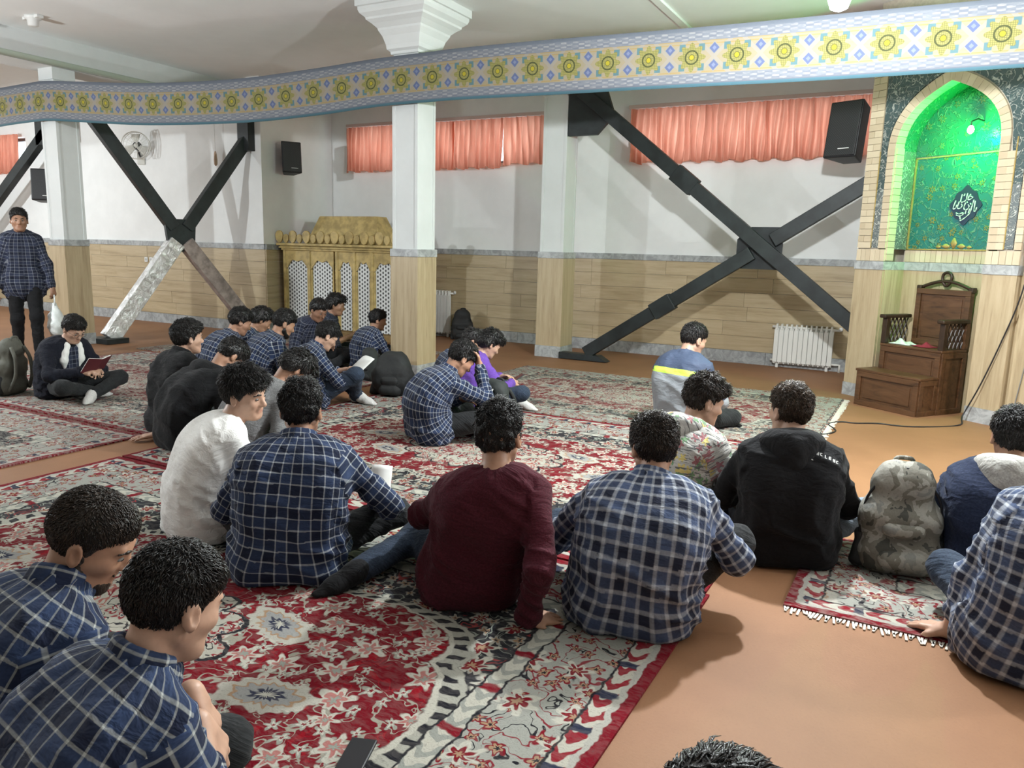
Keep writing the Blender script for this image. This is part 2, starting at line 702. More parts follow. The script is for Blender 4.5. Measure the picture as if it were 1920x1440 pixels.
# far frame, only one arm in view past the column
fr3 = tag(empty('steel_brace', (-15.0, 8.2, 0)), 'single black steel brace arm beyond the walking person', 'brace', 'steel cross braces')
NRM = Vector((0, -1, 0))
brace_bar(fr3, (-1.50, 0, 1.22), (1.36, 0, 3.14), .17, .12)
brace_bar(fr3, (-1.50, 0, 1.10), (-2.6, 0, .08), .17, .12)
box('corner_plate', 1.14, 1.50, -.06, .06, 2.94, 3.44, STEEL, fr3)
# ---------------------------------------------------------------- lamps
def bulb_mat(watts, colr):
    m = Mat('lit_bulb')
    m.t.nodes.remove(m.b)
    e = m.node('ShaderNodeEmission')
    e.inputs[0].default_value = tuple(colr) + (1,)
    e.inputs[1].default_value = 40
    m.t.links.new(e.outputs[0], m.out.inputs[0])
    m.m.cycles.emission_sampling = 'NONE'
    return m.m


def lamp(pos, watts, colr, label):
    x, y, z = pos
    l = tag(empty('pendant_lamp', pos), label, 'lamp', 'pendant lamps of the hall')
    MB().lathe([(.012, -.10), (.045, -.085), (.06, -.04), (.058, .02), (.035, .07), (.02, .085)], 14).build('bulb', bulb_mat(watts, colr), l, True)
    MB().lathe([(.022, .086), (.03, .09), (.03, .15), (.012, .165)], 12).build('socket', WHITEPL, l, True)
    MB().tube([(0, 0, .165), (0, 0, CZ - z - .03)], .006, 6).build('flex', DARKPL, l)
    MB().lathe([(.05, CZ - z - .03), (.05, CZ - z - .001)], 14).build('ceiling_rose', WHITEPL, l)
    ld = bpy.data.lights.new('lamp_light', 'POINT')
    ld.energy = watts
    ld.color = colr
    ld.shadow_soft_size = .06
    lo = bpy.data.objects.new('lamp_light', ld)
    link(lo, l)
    lo.location = (0, 0, -.165)
    return l


lamp(*LAMPS[0], 'glaring bare bulb hanging in front of the patterned banner')
lamp(*LAMPS[1], 'bare bulb hanging over the floor before the steel brace')
lamp(*LAMPS[2], 'bare bulb hanging near the end wall')
lamp(*LAMPS[3], 'added fill bulb hanging out of view to the side of the niche')

l = tag(empty('ceiling_socket', (-9.03, 5.38, CZ)), 'small white empty lamp holder on the ceiling', 'lamp holder')
MB().lathe([(.03, -.11), (.055, -.10), (.06, -.04), (.085, -.03), (.085, -.001)], 14).build('holder', WHITEPL, l, True)
box('bracket', -.14, .14, -.035, .035, -.03, -.002, WHITEPL, l)

# ---------------------------------------------------------------- carpets
CRE, GRN, RED, DK = (.40, .385, .325), (.22, .24, .205), (.15, .0045, .011), (.012, .012, .016)
PNK, TAN, NAV = (.33, .13, .115), (.30, .19, .115), (.022, .026, .05)


def flower(m, x, y, scale, seed, size, petals, rnd=1.0):
    vx, vy = x + seed, y + seed * 1.73
    v = m.voro(m.comb(vx, vy), scale, rnd=rnd)
    px, py, _ = m.sep(S(m.t, v.outputs['Position']))
    rc = m.sep(S(m.t, v.outputs['Color']))
    dx, dy = vx - px, vy - py
    r = (dx * dx + dy * dy).sqrt()
    th = dy.atan2(dx)
    rad = (th * float(petals) + rc[1] * 6.28).cos() * (.27 * size) + .73 * size
    q = r / (rad * (rc[2] * .5 + .75))
    return q, rc


def carpet_mat(name, hx, hy, ax, ay, worn=0.0, fine=1.0):
    m = Mat(name)
    x, y, z = m.coords('Object')
    nz = m.sep(m.noise(m.comb(x, y), 13, 2, .6, color=True))
    x = x + (nz[0] - .5) * .055
    y = y + (nz[1] - .5) * .055
    ex, ey = hx - x.abs(), hy - y.abs()
    d = ex.min(ey)
    sel = ex.lt(ey)
    s = sel * y + (1 - sel) * x
    k = fine
    th = y.atan2(x)
    X2, Y2 = (x / ax) * (x / ax), (y / ay) * (y / ay)
    qf = (X2 * X2 + Y2 * Y2).sqrt().sqrt() - (th * 6.0).cos().abs() * .09
    qm = ((x / .62) * (x / .62) + (y / .40) * (y / .40)).sqrt() - (th * 8.0).cos().abs() * .16
    inb = 1 - d.ss(.388, .392)            # main border
    ins = qf.ss(.985, .99) * (1 - inb)    # corner spandrels
    inm = (1 - qm.ss(.78, .80)) * (1 - qm.ss(-.2, -.19) * 0.0)
    def reg(field, spandrel, border, medal):
        c = m.mix(inm, field, medal)
        c = m.mix(ins, c, spandrel)
        return m.mix(inb, c, border)
    big = m.noise(m.comb(x, y), 2.4, 2, .5)
    n1 = m.noise(m.comb(x, y), 6.0 * k, 2, .5, .9)
    c = reg((.125, .0035, .009), DK, (.26, .265, .235), (.34, .325, .27))
    c = m.mix(big.ss(.35, .7) * .35, c, reg((.165, .006, .012), (.05, .05, .055), (.335, .33, .285), (.40, .385, .33)))
    c = m.mix(1 - (n1 - .5).abs().ss(.008, .018), c, reg((.26, .245, .195), GRN, (.17, .014, .022), DK))
    c = m.mix(1 - (n1 - .62).abs().ss(.010, .020), c, reg((.20, .004, .01), (.24, .03, .03), DK, (.30, .10, .08)))

    def blossom(c, f, c1, c2, c3, gate):
        q, rc = f
        msk = (1 - q.ss(.82, 1.02)) * rc[0].gt(gate)
        c = m.mix(msk, c, c1)
        c = m.mix(msk * (1 - q.ss(.50, .62)), c, c2)
        return m.mix(msk * (1 - q.ss(.20, .30)), c, c3)
    c = blossom(c, flower(m, x, y, 9.5 * k, 7.7, .044 / k, 5), reg((.245, .25, .21), (.29, .28, .245), (.155, .006, .013), (.20, .014, .022)),
                reg(CRE, TAN, TAN, CRE), reg(RED, DK, DK, NAV), .28)
    c = blossom(c, flower(m, x, y, 4.9 * k, 1.3, .083 / k, 6), reg(CRE, CRE, (.41, .395, .335), RED),
                reg(PNK, RED, RED, CRE), reg(GRN, TAN, TAN, NAV), .22)
    # a few large leaf-shaped palmettes with serrated edge in the field
    sx_ = x.gt(0.0) * 2.0 - 1.0
    fx, fy = x * sx_, y * sx_
    for cx, cy, sg in ((.90, -.09, 1), (.60, .26, -1)):
        px, py = (fx - cx) * sg * .8 + (fy - cy) * .5, (fy - cy) * .9 - (fx - cx) * .35 * sg
        a = py.atan2(px)
        r = ((px / .165) * (px / .165) + (py / .082) * (py / .082)).sqrt() - (a * 13.0).cos() * .07
        c = m.mix(1 - r.ss(.92, 1.0), c, (.36, .345, .295))
        c = m.mix(1 - r.ss(.66, .72), c, TAN)
        c = m.mix(1 - r.ss(.58, .62), c, (.245, .245, .235))
        c = m.mix(1 - r.ss(.30, .38), c, NAV)
        c = m.mix(1 - r.ss(.12, .2), c, CRE)
    # outlines of medallion and field
    c = m.mix((1 - (qm - .80).abs().ss(.014, .024)) * (1 - ins), c, DK)
    c = m.mix((1 - (qm - .30).abs().ss(.014, .03)) * (1 - ins), c, RED)
    fb = qf.ss(.905, .915) * (1 - qf.ss(.985, .995)) * (1 - inb)
    gtn = m.mix((th * 130.0).sin().ss(-.2, .3), (.30, .295, .25), DK)
    c = m.mix(fb, c, gtn)
    c = m.mix(fb * (1 - (qf - .92).abs().ss(.006, .012)), c, CRE)
    c = m.mix(fb * (1 - (qf - .98).abs().ss(.006, .012)), c, (.30, .295, .25))

    def band(c, a, b, colr):
        return m.mix(d.ss(a - .003, a + .003) * (1 - d.ss(b - .003, b + .003)), c, colr)
    g2 = m.mix((s * 78.0 + (d * 90.0).sin() * 1.4).sin().ss(.0, .4), CRE, (.24, .25, .22))
    g2 = m.mix((s * 26.0).sin().ss(.82, .95), g2, RED)
    c = band(c, .39, .47, g2)
    c = band(c, .466, .476, DK)
    c = band(c, .388, .398, DK)
    g1 = m.mix((s * 62.0 + (d * 80.0).sin() * 1.6).sin().ss(-.1, .3), CRE, (.20, .014, .022))
    g1 = m.mix((s * 31.0).sin().ss(.8, .9), g1, NAV)
    c = band(c, .04, .13, g1)
    c = band(c, .122, .132, DK)
    c = band(c, .040, .062, (.345, .335, .295))
    c = m.mix(1 - d.ss(.037, .043), c, (.15, .005, .012))
    f2 = m.noise(m.comb(x, y), 110, 1, .8)
    c = m.mix(f2.ss(.5, .9) * .45, c, (.06, .053, .05))
    if worn:
        f = m.noise(m.comb(x * 1.0, y * 3.0), 16, 2, .7)
        c = m.mix(f.ss(.40, .62) * worn, c, (.32, .295, .262))
    m.color(c)
    m.rough(.95)
    m.b.inputs['Specular IOR Level'].default_value = .08
    m.bump(f2, .5, .004)
    return m.m


CARPET = carpet_mat('persian_carpet', 1.91, 1.36, 1.38, .64, .10, 1.3)
CARPETW = carpet_mat('persian_carpet_worn', 1.88, 1.36, 1.38, .64, .5, 1.35)
CARPETS = carpet_mat('persian_rug_small', .625, .465, .05, .05, .35, 1.35)
FRINGE = simple('carpet_fringe', (.66, .62, .54), .9)


def carpet(name, x0, x1, y0, y1, mat, label, z=.011, fringe=('x1',), rz=0.0):
    c = Vector(((x0 + x1) / 2, (y0 + y1) / 2, 0))
    hx, hy = (x1 - x0) / 2, (y1 - y0) / 2
    o = tag(MB().box(-hx, hx, -hy, hy, 0.001, z).build(name, mat), label, 'carpet', 'patterned carpets on the floor')
    o.location = c
    o.rotation_euler = (0, 0, rz)
    mb = MB()
    rr = random.Random(int(x0 * 100))
    for e in fringe:
        L = hy if e[0] == 'x' else hx
        n = int(L * 2 / .014)
        for i in range(n):
            t = -L + 2 * L * (i + .5) / n
            ln = rr.uniform(.03, .06)
            dx = rr.uniform(-.012, .012)
            w = .0045
            if e == 'x1':
                p = [(hx, t - w), (hx + ln, t + dx - w), (hx + ln, t + dx + w), (hx, t + w)]
            elif e == 'x0':
                p = [(-hx, t + w), (-hx - ln, t + dx + w), (-hx - ln, t + dx - w), (-hx, t - w)]
            elif e == 'y0':
                p = [(t - w, -hy), (t + dx - w, -hy - ln), (t + dx + w, -hy - ln), (t + w, -hy)]
            else:
                p = [(t + w, hy), (t + dx + w, hy + ln), (t + dx - w, hy + ln), (t - w, hy)]
            mb.prism(p, .002, .006, axis='z')
    if fringe:
        f = mb.build('fringe', FRINGE, o)
        f['kind'] = 'stuff'
    return o


carpet('carpet', -4.50, -.68, .30, 3.02, CARPET, 'vivid red floral carpet under the nearer seated row', fringe=())
carpet('carpet', -4.50, -.70, 3.04, 5.77, CARPET, 'red medallion carpet in the middle, bordered by two bare strips', fringe=())
carpet('carpet', -4.20, -.66, 5.80, 8.14, CARPETW, 'carpet reaching towards the wooden pulpit with a fringed end')
carpet('carpet', -8.62, -4.86, .72, 3.46, CARPETW, 'faded carpet beyond the bare strip, its corner by the seam', fringe=())
carpet('carpet', -8.62, -4.86, 3.49, 6.22, CARPETW, 'worn carpet under the person with glasses and a red book', fringe=())
carpet('carpet', -8.9, -5.6, 6.30, 8.5, CARPETW, 'faded carpet lying before the gilded cabinet', fringe=())
carpet('small_rug', -.40, .85, 3.09, 4.02, CARPETS, 'small worn rug with white fringe under the camouflage backpack', fringe=('y0',))

# ---------------------------------------------------------------- banner
def banner_mat():
    m = Mat('printed_banner')
    u, v, _ = m.attr('buv')
    P = .365
    cu = u.mod(P) - P / 2
    w = v                       # metres from the middle
    r = (cu * cu + w * w).sqrt()
    th = w.atan2(cu)
    GY, CR = (.42, .43, .44), (.66, .57, .40)
    n = m.noise(m.comb(u * 9.0, w * 60.0), 1.0, 3, .6)
    # key pattern border
    kx = ((u * 55.0).sin() * (w * 190.0).sin()).ss(-.1, .3)
    bord = m.mix(kx, (.36, .39, .47), (.66, .67, .68))
    bord = m.mix(n.ss(.45, .6), bord, (.44, .47, .53))
    col = m.mix(n.ss(.4, .7), CR, (.70, .58, .36))
    col = m.mix((w * 260.0).sin().ss(.2, .7) * w.abs().gt(.098), col, (.72, .52, .22))
    # pale lattice between rosettes
    du = P / 2 - cu.abs()
    lat = ((du - w.abs()).abs()).lt(.020)
    col = m.mix(lat * .8, col, (.66, .60, .52))
    for sg in (-1, 1):
        dia = du * 1.05 + (w - .066 * sg).abs()
        col = m.mix(dia.lt(.052), col, (.60, .58, .52))
        col = m.mix(dia.lt(.043), col, (.24, .30, .55))
        col = m.mix(dia.lt(.018), col, (.40, .46, .70))
    sq = cu.abs().max(w.abs())
    cor = cu.abs().gt(.055) * w.abs().gt(.05) * sq.lt(.105)
    col = m.mix(cor, col, (.22, .40, .44))
    rad = (th * 8.0).cos() * .018 + .098
    ros = r.lt(rad)
    ptn = ((cu * 230.0).sin().abs().min((w * 230.0).sin().abs())).ss(.15, .5)
    yel = m.mix(ptn, (.30, .30, .11), (.66, .60, .20))
    col = m.mix(ros, col, yel)
    col = m.mix(((r - .052).abs()).lt(.006), col, (.14, .16, .06))
    col = m.mix(r.lt(.024), col, (.20, .20, .05))
    col = m.mix(r.lt(.019), col, (.82, .70, .06))
    col = m.mix(w.abs().gt(.128), col, (.42, .45, .52))
    col = m.mix(w.abs().gt(.136), col, bord)
    col = m.mix(w.abs().gt(.200), col, (.34, .38, .46))
    col = m.mix(w.lt(-.208), col, (.20, .42, .52))
    m.color(m.mix(.62, col, (0, 0, 0)))
    m.rough(.7)
    m.b.inputs['Specular IOR Level'].default_value = .2
    return m.m


def smooth_path(pts, n):
    """Catmull-Rom through pts (tuples), n samples per span"""
    pts = [np.array(p, float) for p in pts]
    pts = [2 * pts[0] - pts[1]] + pts + [2 * pts[-1] - pts[-2]]
    out = []
    for i in range(1, len(pts) - 2):
        a, b, c, d = pts[i - 1:i + 3]
        for t in np.linspace(0, 1, n, endpoint=False):
            out.append(.5 * (2 * b + (c - a) * t + (2 * a - 5 * b + 4 * c - d) * t * t + (3 * b - a - 3 * c + d) * t ** 3))
    out.append(pts[-2])
    return np.array(out)


# centre line of the cloth: x, y, z, half height
BAN = [(-15.6, 5.78, 2.99, .235), (-12.4, 5.86, 2.96, .232), (-10.25, 5.90, 3.02, .232), (-9.8, 5.92, 3.03, .232), (-9.3, 6.0, 3.0, .232), (-8.2, 6.16, 2.93, .232),
       (-7.0, 6.34, 2.92, .232), (-6.0, 6.46, 2.96, .232), (-5.2, 6.53, 3.01, .232), (-4.6, 6.54, 3.02, .232), (-4.0, 6.54, 3.02, .232),
       (-2.4, 6.58, 2.99, .232), (-.6, 6.62, 2.965, .232), (1.0, 6.66, 2.95, .232), (2.6, 6.7, 2.94, .232)]
pth = smooth_path(BAN, 12)
arc = np.concatenate([[0], np.cumsum(np.linalg.norm(np.diff(pth[:, :2], axis=0), axis=1))])
rows = 9
vv, uv = [], []
for i, p in enumerate(pth):
    for j in range(rows):
        t = j / (rows - 1) * 2 - 1
        wob = .012 * math.sin(arc[i] * 2.3 + t) * (1 - .3 * t)
        vv.append((p[0], p[1] + wob - .01 * t, p[2] + t * p[3]))
        uv.append((arc[i], t * p[3], 0))
ff = [(i * rows + j, (i + 1) * rows + j, (i + 1) * rows + j + 1, i * rows + j + 1) for i in range(len(pth) - 1) for j in range(rows - 1)]
ban = mesh_np('banner', vv, ff, banner_mat(), None, True, {'buv': uv})
_s = ban.modifiers.new('cloth', 'SOLIDIFY')
_s.thickness = .006
tag(ban, 'long cloth banner with yellow rosettes and blue diamonds strung across the columns', 'banner')

# ---------------------------------------------------------------- curtains
CUR = Mat('coral_curtain')
_u = CUR.pos()
_n = CUR.noise(CUR.comb(_u[0] * 14.0, _u[1], _u[2] * 1.5), 1, 3, .6)
_c = CUR.mix(_n.ss(.3, .7), (.62, .235, .155), (.75, .34, .24))
CUR.color(_c)
CUR.rough(.9)
_tr = CUR.node('ShaderNodeBsdfTranslucent')
CUR.t.links.new(_c.k, _tr.inputs[0])
_mx = CUR.node('ShaderNodeMixShader')
_mx.inputs[0].default_value = .6
CUR.t.links.new(CUR.b.outputs[0], _mx.inputs[1])
CUR.t.links.new(_tr.outputs[0], _mx.inputs[2])
CUR.t.links.new(_mx.outputs[0], CUR.out.inputs[0])
CUR = CUR.m
RAIL = simple('pinkish_rail', (.62, .48, .44), .5)


def curtain(x0, x1, y, label, seed, z0=2.545, z1=3.235, gather=0.0):
    rr = random.Random(seed)
    nf = max(4, int((x1 - x0) / .085))
    ph = [rr.uniform(0, 6.28) for _ in range(4)]
    def fn(a, b):
        x = x0 + (x1 - x0) * a
        g = gather * (1 - b) * math.sin(a * 3.1)
        f = math.sin(a * nf * 6.28 + ph[0] + .6 * math.sin(a * 9 + ph[1])) * (.028 + .014 * (1 - b))
        f += .012 * math.sin(a * nf * 2.9 + ph[2] + b)
        f += .006 * math.sin(a * nf * 13 + ph[3])
        zz = z0 + (z1 - z0) * b + (1 - b) * .018 * math.sin(a * nf * 2.1 + ph[1])
        return (x + g + .01 * math.sin(b * 5 + a * 30), y + f - .02 * (1 - b), zz)
    o = MB().grid(fn, nf * 10, 10).build('curtain', CUR, None, True)
    return tag(o, label, 'curtain', 'coral window curtains')


def rail(x0, x1, y, label, z=3.245):
    return tag(MB().box(x0, x1, y - .015, y + .02, z, z + .05).build('curtain_rail', RAIL, bevel=.006), label, 'curtain rail')


yc = YA - .085
curtain(-8.60, -6.55, yc, 'coral curtain over the window beside the gilded cabinet, behind the column', 1)
curtain(-6.56, -5.69, yc, 'narrow coral curtain in the middle of the alcove window', 2)
curtain(-5.70, -5.04, yc, 'coral curtain tucked against the slimmer column, its hem raised', 3, 2.585, 3.235, .05)
rail(-8.63, -4.98, yc + .03, 'pinkish curtain rail over the alcove window')
curtain(-3.76, -2.00, yc, 'wide coral curtain crossed by the black steel brace', 4)
curtain(-2.01, -.60, yc, 'coral curtain half hidden by the loudspeaker', 5)
rail(-3.80, -.55, yc + .03, 'pinkish curtain rail over the window beside the niche')
curtain(-17.1, -15.12, YB - .085, 'coral curtain edge on the far stepped wall', 6)
# ---------------------------------------------------------------- prayer niche set at an angle; local x along its face, y into the wall
BRICK = Mat('buff_brick')
_r = BRICK.rnd()
_n = BRICK.noise(BRICK.comb(*BRICK.pos()), 40, 3, .6)
BRICK.color(BRICK.mix(_r, (.50, .40, .27), (.62, .52, .37)))
BRICK.rough(.8).bump(_n, .2, .004)
BRICK = BRICK.m
MORTAR = simple('pale_mortar', (.50, .44, .36), .9, 0, 30, .1)


def mat_tile(name, ground, c1, c2, c3, sc=9.0, blossoms=True):
    """arabesque relief tile: winding stems, leaves and small flowers"""
    m = Mat(name)
    x, y, z = m.coords('Object')
    p = m.comb(x + y, z)
    n = m.noise(p, sc, 2, .5, 1.6)
    n2 = m.noise(p, sc * 2.3, 2, .5, 1.2)
    stem = 1 - (n - .5).abs().ss(.012, .035)
    leaf = n2.ss(.60, .66)
    c = m.mix(leaf, ground, c2)
    c = m.mix(stem, c, c1)
    h = stem + leaf * .7
    if blossoms:
        q, rc = flower(m, x, z, sc * .95, 2.7, .30 / sc, 6)
        f = (1 - q.ss(.8, 1.0)) * rc[0].gt(.45)
        c = m.mix(f, c, c3)
        c = m.mix(f * (1 - q.ss(.3, .45)), c, ground)
        h = h + f
    m.color(c)
    m.rough(.25)
    m.bump(h, .8, .012)
    return m.m


TILE = mat_tile('turquoise_arabesque_tile', (.018, .145, .14), (.12, .25, .19), (.045, .22, .17), (.24, .20, .06))
TILET = mat_tile('green_arabesque_tile', (.022, .15, .10), (.09, .24, .15), (.05, .20, .13), (.14, .20, .09), 8)
TILED = mat_tile('dark_spandrel_tile', (.055, .085, .085), (.36, .38, .35), (.16, .20, .19), (.30, .30, .22), 10, False)
TILES = mat_tile('strip_tile', (.12, .14, .14), (.55, .56, .52), (.35, .37, .35), (.5, .5, .4), 13, False)
GOLD = simple('gold_paint', (.42, .30, .10), .45, .3, 30, .2)
NAVYT = simple('navy_tile', (.02, .035, .07), .3)
WHITET = simple('white_tile_script', (.66, .70, .66), .35)

nic = tag(empty('prayer_niche', (-.72, 8.53, 0), R(-35)), 'brick prayer niche with green lit tile and pointed arch', 'prayer niche')
ZS, ZA = 2.40, 2.94       # arch spring and apex
SL, SR_ = .32, 1.31       # opening
SM = (SL + SR_) / 2
HW = (SR_ - SL) / 2
ND = .30                  # niche depth


def arch_pts(off=0.0, n=14, z0=1.47):
    """right half outline of the pointed arch grown by off: list of (ds, z) from spring line up to the apex"""
    P = [np.array(p) for p in ((HW + off, ZS), (HW + off, ZS + .30 + off * .4), (.26 + off * .9, ZA - .10 + off), (0, ZA + off * 1.25))]
    out = []
    for i in range(n + 1):
        t = i / n
        q = (1 - t) ** 3 * P[0] + 3 * t * (1 - t) ** 2 * P[1] + 3 * t * t * (1 - t) * P[2] + t ** 3 * P[3]
        out.append((float(q[0]), float(q[1])))
    return out


def outline(off=0.0, z0=1.47):
    r = arch_pts(off)
    pts = [(SM + HW + off, z0)] + [(SM + a, z) for a, z in r]
    pts += [(SM - a, z) for a, z in reversed(r[:-1])] + [(SM - HW - off, z0)]
    return pts


NB = .085                 # width of the brick band round the opening
MB().box(-.0, SL, .012, .55, .13, 1.28).box(SR_, 1.60, .012, .55, .13, 1.28).build('pillar_core', STONEV, nic)
for a, b in ((0, SL), (SR_, 1.60)):
    box('pillar_slab', a, b, 0, .012, .13, 1.279, STONEV, nic)
    box('marble_band', a - .006, b + .006, -.008, .5, 1.28, 1.36, MARBLE, nic)
    box('marble_foot', a - .004, b + .004, -.008, .5, 0, .129, MARBLE, nic)
# flank beyond the pillar: a groove and a second run of stone
box('flank_stone', 1.64, 3.4, .03, .5, .13, 1.28, STONEV, nic)
box('flank_stone', 1.60, 1.64, .07, .5, 0, CZ, STONEV, nic)
box('marble_band', 1.64, 3.4, .02, .5, 1.28, 1.36, MARBLE, nic)
box('marble_foot', 1.64, 3.4, .02, .5, 0, .129, MARBLE, nic)
box('flank_wall', 1.64, 3.4, .04, .5, 1.36, CZ - .002, MORTAR, nic)
# upper face with the arch cut out: left and right cheeks built as prisms
o = outline(NB)
half = len(o) // 2
top = CZ - .002
right = o[:half + 1]
left = o[half:]
face = MB()
face.prism([(SR_ + NB, 1.36)] + [(1.60, 1.36), (1.60, top), (SM, top)] + list(reversed(right)), .02, .5)
face.prism([(SL - NB, 1.36)] + list(reversed(left)) + [(SM, top), (0, top), (0, 1.36)], .02, .5)
face.build('upper_wall', MORTAR, nic)
# spandrel tile field, proud of the wall
sp_o = outline(NB + .012, 2.0)
h2 = len(sp_o) // 2
sp = MB()
sp.prism([(1.46, 2.0), (1.53, 2.0), (1.53, 3.45), (SM, 3.45)] + list(reversed([q for q in sp_o[:h2 + 1] if q[1] > 2.05])), .006, .02)
sp.prism([q for q in reversed(sp_o[h2:]) if q[1] > 2.05] + [(SM, 3.45), (.16, 3.45), (.16, 2.0), (.235, 2.0)], .006, .02)
sp.build('spandrel_tile', TILED, nic)
for a, b in ((.16, .235), (1.46, 1.53)):
    box('tile_strip', a, b, .004, .02, 1.49, 2.02, TILES, nic)
    box('gilt_edge', a - .008, a, -.002, .02, 1.49, 2.4, GOLD, nic)

# bricks: narrow piers, jamb bands, voussoirs, soldier course
def brick(s0, s1, z0, z1, y0=0.0, rot=0.0):
    g = .0035
    c = ((s0 + s1) / 2, y0 + .012 + random.uniform(-.002, .002), (z0 + z1) / 2)
    block('brick', c, (s1 - s0 - g, .022, z1 - z0 - g), BRICK, nic, (0, rot, 0))


z = 1.485
row = 0
while z < 3.40:
    for a, b in ((0, .152), (1.385, 1.452), (1.538, 1.60), (1.66, 1.86)):
        if a in (1.385,) and z > 2.25:
            continue
        if b - a > .12 and row % 2:
            brick(a, a + (b - a) * .45, z, z + .062)
            brick(a + (b - a) * .45, b, z, z + .062)
        else:
            brick(a, b, z, z + .062)
    if z < ZS - .03:
        for a, b in ((SL - NB, SL), (SR_, SR_ + NB)):
            brick(a, b, z, z + .062)
    z += .062
    row += 1
A0, A1_ = arch_pts(0.0, 40), arch_pts(NB, 40)
for i in range(0, 40, 3):
    j = min(i + 3, 40)
    for sg in (1, -1):
        if sg == -1 and j == 40 and i >= 40:
            continue
        q = [A0[i], A1_[i], A1_[j], A0[j]]
        q = [(SM + sg * a, zz) for a, zz in q]
        cx, cz = sum(a for a, _ in q) / 4, sum(b for _, b in q) / 4
        q = [(cx + (a - cx) * .965, cz + (b - cz) * .95) for a, b in q]
        if sg > 0:
            q = q[::-1]
        MB().prism(q, .0, .4).build('brick', BRICK, nic)
s = 0.0
while s < SL - .01:
    brick(s, s + .0533, 1.362, 1.478)
    s += .0533
s = SR_
while s < 1.59:
    brick(s, s + .058, 1.362, 1.478)
    s += .058
s = SL
while s < SR_ - .01:
    brick(s, s + .055, 1.362, 1.475, ND - .005)
    s += .055
# inside of the niche
MB().box(SL - .02, SR_ + .02, ND + .015, ND + .12, 0, 1.28).build('niche_core', MORTAR, nic)
s = SL
for w in (.22, .18, .24, .17, .18):
    box('niche_slab', s + .001, s + w - .001, ND, ND + .016, .0, 1.279, STONEV, nic)
    box('marble_band', s + .001, s + w - .001, ND - .006, ND + .02, 1.281, 1.36, MARBLE, nic)
    s += w
MB().box(SL - .02, SR_ + .02, ND + .012, ND + .12, 1.36, 3.0).build('niche_back', MORTAR, nic)
pan = box('tile_panel', SL + .03, SR_ - .03, ND - .004, ND + .012, 1.485, 2.33, TILE, nic)
fr_ = MB()
for a, b, c, d in ((SL + .012, SR_ - .012, 1.478, 1.49), (SL + .012, SR_ - .012, 2.33, 2.342), (SL + .012, SL + .03, 1.478, 2.342), (SR_ - .03, SR_ - .012, 1.478, 2.342)):
    fr_.box(a, b, ND - .012, ND + .012, c, d)
fr_.build('gilt_frame', GOLD, nic)
MB().prism([(a, b) for a, b in outline(-.002, 2.35)], ND - .002, ND + .012).build('tympanum_tile', TILET, nic)
# crest at the foot of the panel
cr = MB()
for k, (dx, rr, hh) in enumerate(((0, .035, .10), (-.075, .045, .045), (.075, .045, .045), (-.15, .03, .03), (.15, .03, .03))):
    cr.lathe([(rr * .3, 0), (rr, hh * .5), (rr * .2, hh)], 10, Matrix.Translation((SM + dx, ND - .006, 1.495)) @ Matrix.Scale(.25, 4, (0, 1, 0)))
cr.build('crest', GOLD, nic, True)
# jambs: bricks in front, patterned tile behind; soffit of the arch
for sx, sg in ((SL, 1), (SR_, -1)):
    z = 1.37
    while z < ZS:
        block('brick', (sx, .07, z + .03), (.02, .10, .058), BRICK, nic)
        z += .062
    box('jamb_tile', *sorted((sx - .004 * sg, sx + .008 * sg)), .125, ND - .01, 1.48, ZS, TILES, nic)
    box('jamb_slab', *sorted((sx - .010 * sg, sx + .006 * sg)), .03, ND, .0, 1.28, STONEV, nic)
    box('marble_band', *sorted((sx - .010 * sg, sx + .008 * sg)), .0, ND, 1.281, 1.36, MARBLE, nic)
A = [(a, zz) for a, zz in outline(0.0, ZS)][1:-1]
mb = MB()
mb.grid(lambda a, b: (A[round(a * (len(A) - 1))][0], .12 + (ND - .12) * b, A[round(a * (len(A) - 1))][1]), len(A) - 1, 3)
mb.build('soffit_tile', TILET, nic, True)
# lettered medallion
med = MB()
q = []
for i in range(64):
    a = 2 * math.pi * i / 64
    ca, sa = abs(math.cos(a)), abs(math.sin(a))
    r_ = .150 / (ca ** 1.35 + sa ** 1.35) ** (1 / 1.35) * (1 + .05 * math.cos(8 * a))
    q.append((SM + .07 + r_ * math.cos(a) * .98, 1.885 + r_ * math.sin(a) * 1.15))
mdo = med.prism(q, ND - .014, ND - .002).build('medallion', NAVYT, nic)
SCR = [  # pen strokes of the thuluth script, unit box: polylines
    [(-.28, .62), (-.34, .20)], [(.08, .66), (.02, .30), (-.12, .20), (-.28, .16)], [(-.10, .64), (-.14, .52)],
    [(.22, .52), (.14, .30), (.36, .34), (.44, .44), (.30, .48)], [(.30, .60), (.26, .54)],
    [(-.66, .28), (-.80, -.16), (-.62, -.14), (-.56, .04)], [(-.42, .22), (-.50, -.14), (-.30, -.16), (-.20, -.02), (-.26, .08)],
    [(.02, .14), (-.06, -.12), (.02, -.26), (.20, -.22), (.28, -.06), (.20, .02)], [(.10, .20), (.14, .12)],
    [(.56, .28), (.50, .02), (.44, -.22)], [(.66, .22), (.64, -.30), (.74, -.34), (.80, -.14)], [(.34, .10), (.40, .02)],
    [(-.56, -.42), (-.34, -.48), (-.06, -.42), (-.10, -.54), (-.30, -.60), (-.52, -.54)],
    [(.46, -.14), (.40, -.42), (.20, -.62), (-.06, -.80), (-.22, -.86)], [(.34, -.20), (.30, -.44)], [(.12, -.30), (.08, -.48)], [(-.26, -.62), (-.22, -.78)],
]
